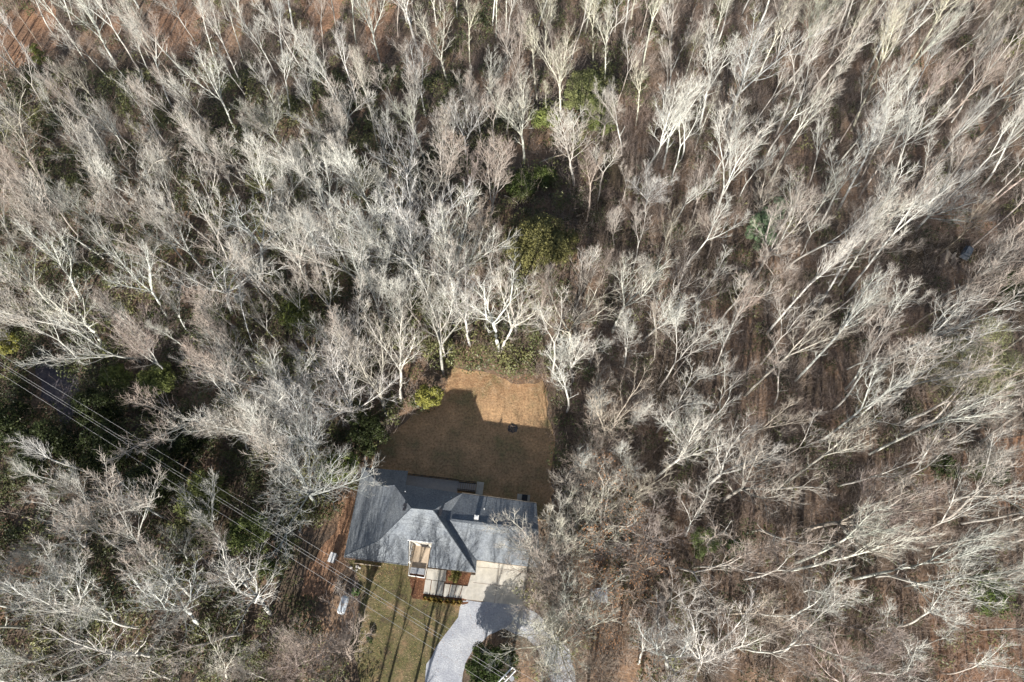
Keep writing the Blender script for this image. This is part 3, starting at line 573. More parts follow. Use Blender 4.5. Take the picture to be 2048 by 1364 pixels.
HEROES = [
 # round the back lawn
 (888,752,852,565,'vase','grey','slim grey tree with a bare trunk at the upper left corner of the back lawn'),
 (998,702,968,525,'oak','white','big white tree above the back lawn whose trunk leaves the green thicket'),
 (1003,700,1060,575,'vase','white','white trunk slanting right, second stem above the back lawn'),
 (1140,718,1148,535,'oak','tan','broad tan tree with a straight lower trunk above the right corner of the back lawn'),
 (1225,665,1285,500,'vase','pale','pale tree leaning right, up and right of the broad tan tree'),
 (1308,720,1325,600,'pole','tan','small crooked tan tree with a bent trunk, right of the broad tan tree'),
 (724,855,640,690,'bushy','white','dense white fan shaped tree with a bare foot, left of the back lawn'),
 (775,835,705,625,'vase','tan','tall tan tree leaning left beside the yellow green bush of the back lawn'),
 (802,805,800,615,'vase','pale','upright pale tree between the yellow green bush and the leaning tan tree'),
 (640,920,560,760,'bushy','white','dense white tree left of and below the white fan shaped tree'),
 (560,915,455,770,'bushy','white','dense white bushy tree at the right rim of the dark thicket'),
 (478,792,425,680,'bushy','pale','small feathery pale tree above the dark thicket'),
 (635,1006,560,925,'bushy','grey','small grey tree with a thin bare stem leaning left, beside the house'),
 (507,690,462,575,'pole','white','small white tree in the green undergrowth left of centre'),
 (465,628,395,485,'oak','white','gnarled white tree with a thick trunk in the left green undergrowth'),
 (335,635,252,480,'vase','white','forked white tree left of the gnarled white tree'),
 (215,695,90,560,'oak','white','thick white trunk leaning left at the upper rim of the dark thicket'),
 (318,735,230,620,'bushy','pink','pinkish tree with sweeping low branches at the upper rim of the dark thicket'),
 (165,605,70,430,'vase','white','tall white tree with a forked trunk near the left edge'),
 (110,618,-10,480,'vase','pale','pale tree leaning out over the left edge, halfway down'),
 (525,545,545,350,'oak','white','white tree with an upright thick trunk and spreading limbs left of centre'),
 (625,600,570,370,'vase','pale','tall pale tree just right of the upright thick trunked tree'),
 (700,545,655,385,'vase','white','white tree with forked limbs in the middle of the left wood'),
 (728,610,690,465,'vase','grey','grey tree with a curved trunk above the dense white fans'),
 (668,600,615,420,'tall','pale','tall pale tree leaning left between the forked white and the grey curved trees'),
 (770,525,715,385,'vase','pale','pale tree with orange bark patches left of the olive thicket'),
 (835,565,780,300,'bushy','white','bright white brush shaped tree in the centre left'),
 (908,602,880,400,'bushy','white','bright white brush shaped tree left of the olive thicket'),
 (940,690,905,545,'vase','pale','pale many limbed tree above the upper left corner of the back lawn'),
 (1048,330,1050,120,'vase','cream','cream tree with a long bare trunk left of the light green patch'),
 (1122,238,1112,62,'vase','cream','forked cream tree standing in the light green patch'),
 (1075,205,1046,10,'tall','cream','tall cream tree behind the long bare trunk, top centre'),
 (1186,128,1190,-30,'tall','cream','slender cream tree at the top rim of the light green patch'),
 (1210,172,1222,-10,'tall','cream','slender cream tree right of the light green patch'),
 (1093,236,1086,150,'pole','cream','thin cream sapling left of the forked cream tree'),
 (895,165,850,5,'vase','cream','broad cream tree at the top, left of centre'),
 (940,130,925,-20,'tall','cream','tall cream tree at the top, just right of the broad cream tree'),
 (992,76,1000,-60,'tall','cream','straight cream trunk at the top edge, left of centre'),
 (1012,66,1016,-70,'tall','cream','straight cream trunk at the top edge near the centre'),
 (757,300,712,60,'tall','pale','very tall pale tree with a long bare trunk in the upper left of centre'),
 (716,215,668,30,'tall','pale','tall pale tree left of the very tall one, upper left of centre'),
 (568,128,540,-30,'tall','pale','pale birch like trunk at the top left of centre'),
 (488,120,435,-30,'tall','pale','thick pale trunk at the top, a quarter across'),
 (620,172,602,70,'pole','pale','thin pale sapling over the dark green hollow at the top'),
 (548,208,515,110,'vase','white','small white forked tree above the dark hollow'),
 (91,165,-20,-10,'tall','white','long white trunk across the top left corner'),
 (90,106,0,-40,'tall','brown','dark trunk in front of the open brown ground, top left corner'),
 (170,120,60,-60,'tall','pale','long pale trunk beside the open brown ground, top left'),
 (232,128,120,-50,'vase','white','big forked white tree at the top left'),
 (300,118,205,-60,'tall','pale','pale clump of stems over the brown ground at the top left'),
 (312,120,240,-10,'vase','pale','pale twisted tree on the brown ground at the top left'),
 (430,120,378,-30,'tall','white','white trunk left of the thick pale trunk, top'),
 (30,130,-60,-10,'tall','pale','leaning pale trunk on the brown ground at the left edge'),
 # right wood
 (1458,350,1478,175,'vase','white','broad white crowned tree with a bright slanting trunk, upper right of centre'),
 (1508,175,1575,-10,'tall','cream','tall cream tree with a comb of side branches at the top right of centre'),
 (1590,170,1655,30,'tall','cream','cream tree right of the comb branched tree'),
 (1665,165,1752,-20,'tall','cream','tall straight cream tree in the upper right'),
 (1755,215,1935,5,'tall','pale','very long pale trunk with a side limb in the upper right corner'),
 (1805,215,1900,70,'tall','pale','pale double trunk slanting right in the upper right'),
 (1840,372,1985,160,'tall','pale','long pale trunk slanting over the upper right wood'),
 (1676,572,1810,395,'tall','pale','thick mottled trunk slanting right, right of the blue green pine'),
 (1690,590,1900,290,'tall','pale','longest pale trunk slanting up to the right through the right wood'),
 (1600,470,1700,330,'tall','pale','grey trunk just right of the blue green pine'),
 (1533,668,1705,445,'tall','white','bright straight trunk below the blue green pine'),
 (1630,622,1770,420,'tall','grey','grey trunk right of the bright straight trunk'),
 (1489,792,1660,600,'tall','tan','straight tan trunk slanting right above the brown wood'),
 (1590,762,1790,560,'tall','pale','pale leaning tree in the middle of the right wood'),
 (1770,722,2000,585,'vase','pale','wide tree with reddish twig tips left of the green pine at the right edge'),
 (1765,815,1960,665,'vase','pale','forked tree leaning right in front of the green pine'),
 (1640,885,1860,735,'tall','white','white trunk slanting right in the right wood, two thirds down'),
 (1739,908,2035,745,'tall','white','thickest white trunk slanting to the right edge, two thirds down'),
 (1570,968,1730,850,'tall','pale','pale trunk slanting right beside the thickest white trunk'),
 (1392,990,1600,840,'vase','pale','pale tree with a thick slanting trunk, right of the brown leaved oak'),
 (1444,1002,1570,905,'vase','tan','tan tree just below the thick slanting trunk'),
 (1310,958,1440,820,'vase','white','white limbed tree leaning right, right of the back lawn'),
 (1175,795,1215,735,'vase','tan','tan tree at the right side of the back lawn'),
 (1200,900,1215,780,'vase','tan','grey tan tree spreading over the right rim of the back lawn'),
 (1706,1158,2045,1095,'tall','white','long white trunk lying nearly level in the lower right'),
 (1809,1172,2070,1130,'tall','grey','grey trunk lying nearly level at the right edge, lower right'),
 (1568,1143,1850,1095,'tall','white','white trunk pointing right in the lower right wood'),
 (1592,1125,1850,1035,'tall','pale','pale slanting trunk just above the white trunk pointing right, lower right wood'),
 (1850,1096,2050,1045,'tall','grey','grey trunk pointing right at the lower right edge'),
 (1600,1065,1850,950,'vase','pink','reddish topped tree with wide fan crown in the lower right wood'),
 (1960,1260,2100,1250,'tall','pale','straight pale trunk at the right edge, near the bottom'),
 (1935,1326,2110,1328,'tall','pale','lowest straight pale trunk at the right edge'),
 (1995,872,2100,822,'tall','grey','grey trunk over the open brown strip at the right edge'),
 (1998,912,2110,880,'tall','grey','second grey trunk over the open brown strip at the right edge'),
 # round the house and drive
 (1195,1086,1226,950,'oak','tan','biggest brown leaved oak, right of the house',17),
 (1235,1150,1262,1105,'oak','brown','low brown leaved oak below the biggest one',14),
 (1112,1175,1075,1150,'bushy','pink','pinkish tree spreading over the right half of the concrete apron',14),
 (1088,1336,1082,1330,'bushy','brown','low brown tree between the dark round bush and the right gravel strip',8),
 (1122,1292,1090,1262,'bushy','cream','cream tree beside the gravel loop, just above the bottom edge',14),
 (1260,1010,1270,985,'bushy','tan','tan bushy tree just right of the biggest brown leaved oak',14),
 (1180,925,1182,895,'bushy','pink','pink brown bushy tree at the lower right corner of the back lawn',12),
 (1140,1085,1128,1062,'bushy','cream','cream bushy tree between the garage and the biggest brown leaved oak',14),
 (1290,1090,1310,1070,'bushy','pink','pink brown bushy tree between the oaks and the young conifer',13),
 (1118,1190,1108,1165,'bushy','pink','pale pinkish tree between the garage apron and the shed',12),
 (1150,1180,1165,1130,'oak','tan','small brown leaved tree between the driveway and the shed',11),
 (1240,1250,1260,1230,'oak','brown','brown leaved oak below the shed',12),
 (1098,1118,1056,1082,'bushy','cream','creamy pink tree whose twigs hang over the garage roof',13),
 (1160,1000,1170,930,'bushy','tan','tan bushy tree at the right rim of the back lawn by the garage',13),
 (1128,1250,1100,1232,'bushy','cream','cream fan shaped tree over the driveway',13),
 (1190,1335,1192,1325,'bushy','brown','brown round topped tree at the bottom, right of the driveway',11),
 (1335,1335,1320,1250,'oak','white','bright white branching tree at the bottom, right of centre',15),
 (1395,1340,1425,1270,'bushy','white','bright white fan shaped tree at the bottom, right of centre',15),
 (703,1318,662,1262,'bushy','pink','small pinkish tree with a bare crooked foot beside the front lawn'),
 (403,1253,295,1140,'oak','white','huge gnarled white tree with many limbs in the lower left'),
 (540,1226,455,1120,'oak','white','white tree with a thick leaning foot, right of the huge gnarled one'),
 (318,1313,60,1300,'oak','white','long grey trunk lying nearly level near the bottom left corner'),
 (215,1245,45,1150,'oak','white','white tree leaning left in the lower left corner'),
 (185,948,0,885,'tall','white','white trunk slanting left in the dark thicket at the left edge'),
 (135,985,0,930,'tall','pale','pale trunk below the white slanting trunk at the left edge'),
 (190,1110,90,1035,'oak','pale','pale forked tree left, below the dark thicket'),
 (600,1340,580,1300,'bushy','pink','pinkish bushy tree at the bottom, left of the front lawn',10),
 (455,1360,425,1310,'vase','white','thin white stems at the bottom edge, left',14),
 (380,1130,350,1060,'vase','grey','grey tree just below the dark thicket',12),
]
LEAFY = {'biggest brown leaved oak, right of the house', 'low brown leaved oak below the biggest one', 'small brown leaved tree between the driveway and the shed', 'brown leaved oak below the shed'}
for hr in HEROES: hero(*hr, leaves=hr[6] in LEAFY, wide=(.95 if hr[0] < 700 and hr[1] < 1000 else 1.4) if hr[4] == 'bushy' else dict(oak=1.1, vase=1.05, tall=.9, pole=1.0)[hr[4]])

def inside(u, v, poly):
    c = False; n = len(poly)
    for i in range(n):
        (x1, y1), (x2, y2) = poly[i], poly[(i+1) % n]
        if (y1 > v) != (y2 > v) and u < (x2-x1)*(v-y1)/(y2-y1)+x1: c = not c
    return c
HOUSEP = [(680,925),(830,930),(1095,990),(1100,1150),(960,1215),(680,1130)]
FRONTP = [(600,1040),(690,1100),(950,1150),(1060,1200),(1060,1300),(1080,1500),(735,1500),(690,1330),(640,1250),(600,1150)]
DRV = [(1060,1225),(1120,1255),(1170,1300),(1190,1500),(1070,1500),(1030,1280)]
OPEN = [(60,880,150),(200,860,130),(330,900,110),(430,980,90),(560,1060,75),(50,770,70),(120,770,60),(60,80,50),(215,60,16),(355,70,35),(650,50,30),(750,60,35),(1165,190,45),(1050,400,55),(1080,490,75),(1060,330,20),(985,1320,60),(840,790,30),(700,900,50),(690,1000,60),(640,1130,60),(1990,680,50),(1545,425,22),(1900,515,34),(1000,735,50),(2010,900,30),(1940,870,22),(1960,1000,25),(1870,930,30),(640,310,30),(630,160,30),(1400,1080,25),(1460,1090,22)]
def is_open(u, v):
    if inside(u, v, YARD) or inside(u, v, HOUSEP) or inside(u, v, FRONTP) or inside(u, v, DRV): return True
    return any((u-a)**2+(v-b)**2 < c*c for a, b, c in OPEN)
def near(x, y, dmin): return any((x-a)**2+(y-b)**2 < dmin*dmin for a, b in BASES)
LM = [(60,60,'the top left brown clearing'),(355,60,'the brown gap at the top left'),(640,160,'the dark hollow near the top'),(850,80,'the broad cream tree at the top'),
 (1170,200,'the light green patch'),(1078,485,'the olive rhododendron'),(1045,375,'the dark hollow in the centre'),(1450,250,'the broad white crown'),(1545,425,'the blue green pine'),
 (2020,90,'the top right pine'),(1900,510,'the lumber pile'),(1990,690,'the right edge pine'),(1850,120,'the longest top right trunk'),(530,440,'the upright white trunk'),
 (430,550,'the gnarled white tree, left'),(130,620,'the thick leaning left trunk'),(642,310,'the bush in the dark upper gap'),(655,750,'the dense white fan tree'),(1145,620,'the broad tan tree'),
 (1380,870,'the white limbed lawnside tree'),(1885,830,'the thickest white trunk'),(1200,1010,'the biggest brown leaved oak'),(1460,1090,'the small round green shrub'),(1870,1120,'the long level white trunk'),
 (310,1150,'the huge gnarled white tree'),(110,770,'the gravel clearing'),(150,1310,'the long level grey trunk'),(1395,1300,'the bottom white fan tree'),(800,330,'the white brush shaped tree'),(1040,120,'the long bare cream trunk'),
 (220,470,'the forked white left tree'),(1720,480,'the thick mottled trunk'),(1600,700,'the straight tan trunk'),(1300,30,'the top edge, right of centre')]
AUTO = []
def finish_labels():
    cnt = {}
    for o, kind, tone, u, v in AUTO:
        a, b, nm = min(LM, key=lambda q: (q[0]-u)**2+(q[1]-v)**2)
        ang = (math.degrees(math.atan2(-(v-b), u-a))+382.5) % 360
        dr = ['right of', 'up and right of', 'above', 'up and left of', 'left of', 'down and left of', 'below', 'down and right of'][int(ang//45)]
        cnt.setdefault((kind, tone, nm, dr), []).append(((u-a)**2+(v-b)**2, o))
    for (kind, tone, nm, dr), L in cnt.items():
        kn = dict(tall='straight', vase='forked', oak='gnarled', bushy='bushy', pole='thin')[kind]
        for i, (_, o) in enumerate(sorted(L, key=lambda q: q[0])):
            o['label'] = ['', 'second ', 'third ', 'fourth ', 'fifth '][i]+f'{kn} {tone} bare tree {dr} {nm}'
            if len(L) > 1 and i == 0: o['label'] = 'first '+o['label']
SHOW = [(1080,485,95),(1050,390,62),(1170,210,50),(1990,690,75),(1545,425,48),(100,830,110),(230,880,90),(350,930,90),(440,1000,60),(560,1080,40),(1900,512,30),(560,1000,50),(500,1060,60),(300,820,60),(200,960,60),(1985,700,85),(55,80,62),(355,60,45),(760,60,35),(215,60,28),(655,35,35),(740,900,50),(690,990,45),(1000,740,55),(860,800,35),(1960,940,45),(570,640,45),(1195,1190,22),(1459,1090,22)]
def hides(u, v): return any((u-a)**2+(v-b)**2 < c*c for a, b, c in SHOW)
rf_ = random.Random(2024); nfill = 0; tries = 0
NTOT = 288
while len(BASES) < NTOT and tries < 40000:
    tries += 1
    u = rf_.uniform(-40, 2090); v = rf_.uniform(-70, 1400)**1.0
    b = at(u, v)
    if rf_.random() > 1.0: continue
    if is_open(u, v) or v > 1372 and 600 < u < 1200: continue
    dmin = 4.6+2.2*max(0, 1-tries/14000)
    if near(b.x, b.y, dmin): continue
    x = rf_.random()
    if u > 1420:
        kind = 'tall' if x < .55 else ('vase' if x < .75 else ('pole' if x < .85 else 'bushy')); h = rf_.uniform(17, 25); tone = rf_.choice(('pale', 'tan', 'pink', 'tan', 'grey', 'pink', 'brown'))
        if v < 420: tone = rf_.choice(('cream', 'pale', 'tan', 'pale', 'pink'))
    elif v < 330 and u > 780:
        kind = 'tall' if x < .4 else ('vase' if x < .8 else 'pole'); h = rf_.uniform(14, 21); tone = rf_.choice(('cream', 'cream', 'pale', 'tan'))
    elif v < 200:
        kind = 'tall' if x < .5 else 'vase'; h = rf_.uniform(16, 22); tone = rf_.choice(('pale', 'tan', 'pink', 'pale'))
    elif u < 900:
        kind = 'vase' if x < .5 else ('oak' if x < .72 else ('bushy' if x < .86 else 'pole')); h = rf_.uniform(12.5, 19); tone = rf_.choice(('white', 'pale', 'grey', 'pale', 'tan', 'grey'))
    else:
        kind = 'vase' if x < .55 else ('bushy' if x < .75 else ('tall' if x < .9 else 'pole')); h = rf_.uniform(12, 18); tone = rf_.choice(('pale', 'tan', 'grey', 'tan', 'pink', 'white'))
    if kind == 'bushy': h *= .72
    # do not hang a crown over the lawn or the house
    cu, cv = px((b.x, b.y, h*.75))
    if hides(cu, cv): continue
    if any(inside(cu+dx_, cv+dy_, pl) for pl in (YARD, HOUSEP, FRONTP) for dx_, dy_ in ((0, 0), (-30, 0), (30, 0), (0, 30), (0, -30))): continue
    AUTO.append((tree(b, h, kind, tone, 'bare tree', lean=(rf_.gauss(0, .05)*h, rf_.gauss(0, .05)*h), wide=rf_.uniform(.85, 1.15)), kind, tone, *px((b.x, b.y, h*.6))))
finish_labels()
print('bare trees', len(BASES), 'tries', tries)
# trees just below the frame, on the sunny side: their shadows fall across the front lawn and the roof
offs = []
for (x, y, h, kd) in ((-21.5,-9,19,'vase'),(-17,-14,21,'tall'),(-12.5,-7.5,17,'vase'),(-7,-16,20,'tall'),(-25,-13,18,'tall'),(-30,-8,18,'oak'),(-38,-10,18,'vase'),(-46,-9,18,'vase'),(-55,-10,18,'oak'),(2,-14,17,'tall'),(8,-10,18,'vase'),(14,-12,17,'oak'),(22,-10,18,'vase'),(30,-11,19,'tall'),(39,-9,18,'vase'),(48,-11,18,'tall'),(57,-9,19,'tall'),(-14.2,-20,22,'vase'),(-20,-24,22,'tall')):
    offs.append(tree(Vector((x, y, 0)), h, kd, 'tan', 'tan bare tree standing out of view just beyond the bottom edge of the photo', 'trees beyond the bottom edge'))

ORD = 'first second third fourth fifth sixth seventh eighth ninth tenth eleventh twelfth thirteenth fourteenth fifteenth sixteenth seventeenth eighteenth nineteenth'.split()
for o_, n_ in zip(sorted(offs, key=lambda q: q.location.x), ORD): o_['label'] = f'bare tree out of view beyond the bottom edge of the photo, {n_} from the left'
# the rest of the wood, beyond the 300 trees built one by one: one object
def tile_mesh(name, protos, items, mats):
    VV, LI, LS, LT, MI, vo, lo = [], [], [], [], [], 0, 0
    arr = []
    for me in protos:
        v = np.empty(len(me.vertices)*3); me.vertices.foreach_get('co', v); li = np.empty(len(me.loops), np.int32); me.loops.foreach_get('vertex_index', li)
        ls = np.empty(len(me.polygons), np.int32); lt = ls.copy(); mi = ls.copy(); me.polygons.foreach_get('loop_start', ls); me.polygons.foreach_get('loop_total', lt); me.polygons.foreach_get('material_index', mi)
        arr.append((v.reshape(-1, 3), li, ls, lt, mi))
    for k, (x, y, sx, sz, rz, lx, ly) in items:
        v, li, ls, lt, mi = arr[k]; c_, s_ = math.cos(rz), math.sin(rz)
        q = np.stack([(v[:, 0]*c_-v[:, 1]*s_)*sx+lx*v[:, 2]+x, (v[:, 0]*s_+v[:, 1]*c_)*sx+ly*v[:, 2]+y, v[:, 2]*sz], 1)
        VV.append(q); LI.append(li+vo); LS.append(ls+lo); LT.append(lt); MI.append(mi); vo += len(v); lo += len(li)
    VV, LI, LS, LT, MI = [np.concatenate(q) for q in (VV, LI, LS, LT, MI)]
    me = bpy.data.meshes.new(name); me.vertices.add(len(VV)); me.vertices.foreach_set('co', VV.astype(np.float32).ravel())
    me.loops.add(len(LI)); me.loops.foreach_set('vertex_index', LI.astype(np.int32)); me.polygons.add(len(LS)); me.polygons.foreach_set('loop_start', LS.astype(np.int32)); me.polygons.foreach_set('loop_total', LT.astype(np.int32))
    for m in mats: me.materials.append(m)
    me.polygons.foreach_set('material_index', MI.astype(np.int32)); me.update(calc_edges=True); return me
def light_tree(seed, tall):
    g = TreeGen(seed, .06, .14, 1.3); r = random.Random(seed)
    P_, D, Rr = g.grow((0, 0, -.2), Vector((0, 0, 1)), 9 if tall else 5, .14, 0, [(2, .8, .25), (3, .7, .5), (3, .6, .5)], .5, False, .7)
    for k in range(2 if tall else 3):
        g.grow(P_[-1], rot_dir(D[-1], r.uniform(.12, .4), k*2.3+r.random()), 8.5, .07, 0, [(11, .5, .42), (6, .5, .5), (6, .5, .5)], .06)
    return mesh_np('young_tree', g.V, g.F, [M_BARK], g.M)
M_YB = mat('young_bark', (.5, .45, .4), ramp=[(.36, (.35, .30, .255)), (.48, (.46, .43, .38)), (.6, (.59, .59, .53))], scale=.045, detail=2)
M_YT = mat('young_twigs', (.4, .33, .28), ramp=[(.36, (.33, .265, .22)), (.48, (.41, .36, .31)), (.6, (.51, .495, .44))], scale=.045, detail=2)
LTP = [light_tree(900+i, i < 3) for i in range(5)]
NB = len(BASES); items = []; tries = 0
while len(items) < 420 and tries < 40000:
    tries += 1; u = rf_.uniform(-40, 2090); v = rf_.uniform(-60, 1380); b = at(u, v)
    if is_open(u, v) or (v > 1340 and 560 < u < 1250): continue
    if near(b.x, b.y, 2.9): continue
    h = rf_.uniform(9, 17)*(1.2 if u > 1400 else 1)
    cu, cv = px((b.x, b.y, h*.75))
    if hides(cu, cv): continue
    if any(inside(cu+dx_, cv+dy_, pl) for pl in (YARD, HOUSEP, FRONTP) for dx_, dy_ in ((0, 0), (-25, 0), (25, 0), (0, 25), (0, -25))): continue
    BASES.append((b.x, b.y)); k = rf_.choice((0, 1, 2)) if u > 1300 or v < 250 else rf_.choice((2, 3, 4)); z = 17 if k < 3 else 13
    items.append((k, (b.x, b.y, h/z*rf_.uniform(1, 1.3), h/z, rf_.uniform(0, 6.28), rf_.gauss(0, .05), rf_.gauss(0, .05))))
print('young trees', len(items))
tag(link('young_trees', tile_mesh('young_trees', LTP, items, [M_YB, M_YT])), 'thinner bare young trees filling the gaps between the larger bare trees', 'young trees', kind='stuff')

# ---------------------------------------------------------------- evergreens
def leaf_mass(rng, centers, n, size, flat=.5):
    "numpy leaf quads scattered through ellipsoid clumps: centers = (x,y,z,rx,ry,rz)"
    C = np.array(centers); w_ = (C[:, 3]*C[:, 4]); w_ = w_/w_.sum(); k = rng.choice(len(C), n, p=w_)
    d = rng.normal(size=(n, 3)); d /= np.linalg.norm(d, axis=1)[:, None]; d[:, 2] = np.abs(d[:, 2])*rng.choice([1, 1, 1, -.3], n)
    rad = rng.uniform(.45, 1.08, n)**.6
    c = C[k, :3]+d*C[k, 3:]*rad[:, None]
    nrm = d*.6+rng.normal(size=(n, 3))*.55+np.array([0, 0, .4]); nrm /= np.linalg.norm(nrm, axis=1)[:, None]
    a = np.cross(nrm, rng.normal(size=(n, 3))); a /= np.linalg.norm(a, axis=1)[:, None]; b = np.cross(nrm, a)
    s_ = size*rng.uniform(.6, 1.4, (n, 1)); a *= s_; b *= s_*flat
    V = np.stack([c-a, c+b, c+a, c-b], 1).reshape(-1, 3)
    return V
def quads_mesh(name, V, m):
    n = len(V)//4; me = bpy.data.meshes.new(name); me.vertices.add(4*n); me.vertices.foreach_set('co', V.astype(np.float32).ravel())
    me.loops.add(4*n); me.loops.foreach_set('vertex_index', np.arange(4*n, dtype=np.int32)); me.polygons.add(n)
    me.polygons.foreach_set('loop_start', np.arange(0, 4*n, 4, dtype=np.int32)); me.polygons.foreach_set('loop_total', np.full(n, 4, dtype=np.int32))
    me.materials.append(m); me.update(calc_edges=True); me.validate(); return me
rng = np.random.default_rng(8)
def evergreen(name, cat, u, v, R_, h, col, label, leaf=.13, dens=1.0, cone=0.0, flat=.45, group=None):
    b = at(u, v); root = empty(name, b, label, cat, group)
    st = MB().tube([b, b+Vector((.1, 0, h*.45)), b+Vector((0, .1, h*.9))], [.05*R_+.05, .04*R_+.03, .03], 7)
    for k in range(6):
        a = k*1.05; z = h*(.25+.1*k); st.tube([b+Vector((0, 0, z)), b+Vector((math.cos(a)*R_*.7, math.sin(a)*R_*.7, z+h*.1))], [.03+.01*R_, .015], 4)
    t = st.build('trunk', M_BARK, root); t.color = (.2, .16, .13, 1)
    cs = []
    for k in range(int(14+R_*6)):
        a = rng.uniform(0, 6.28); zf = rng.uniform(.25, .95); rr_ = R_*(1-cone*zf)*math.sqrt(rng.uniform(0, 1))*.8; s_ = R_*rng.uniform(.22, .42)*(1-cone*zf*.6)
        zf2 = zf if cone else min(.93, .35+.6*math.sqrt(max(0, 1-(rr_/R_)**2)))*rng.uniform(.75, 1)
        cs.append((rr_*math.cos(a), rr_*math.sin(a), h*zf2, s_, s_, s_*.7))
    n = int(min(24000, 900*dens*R_*R_*(.13/leaf)**1.2))
    o = link('crown', quads_mesh('crown', leaf_mass(rng, cs, n, leaf, flat), M_LEAF), root); o.color = (*col, 1)
    return root
OL = (.22, .205, .08); DG = (.045, .07, .02); MG = (.10, .13, .04); YG = (.30, .29, .07); BG = (.20, .30, .17)
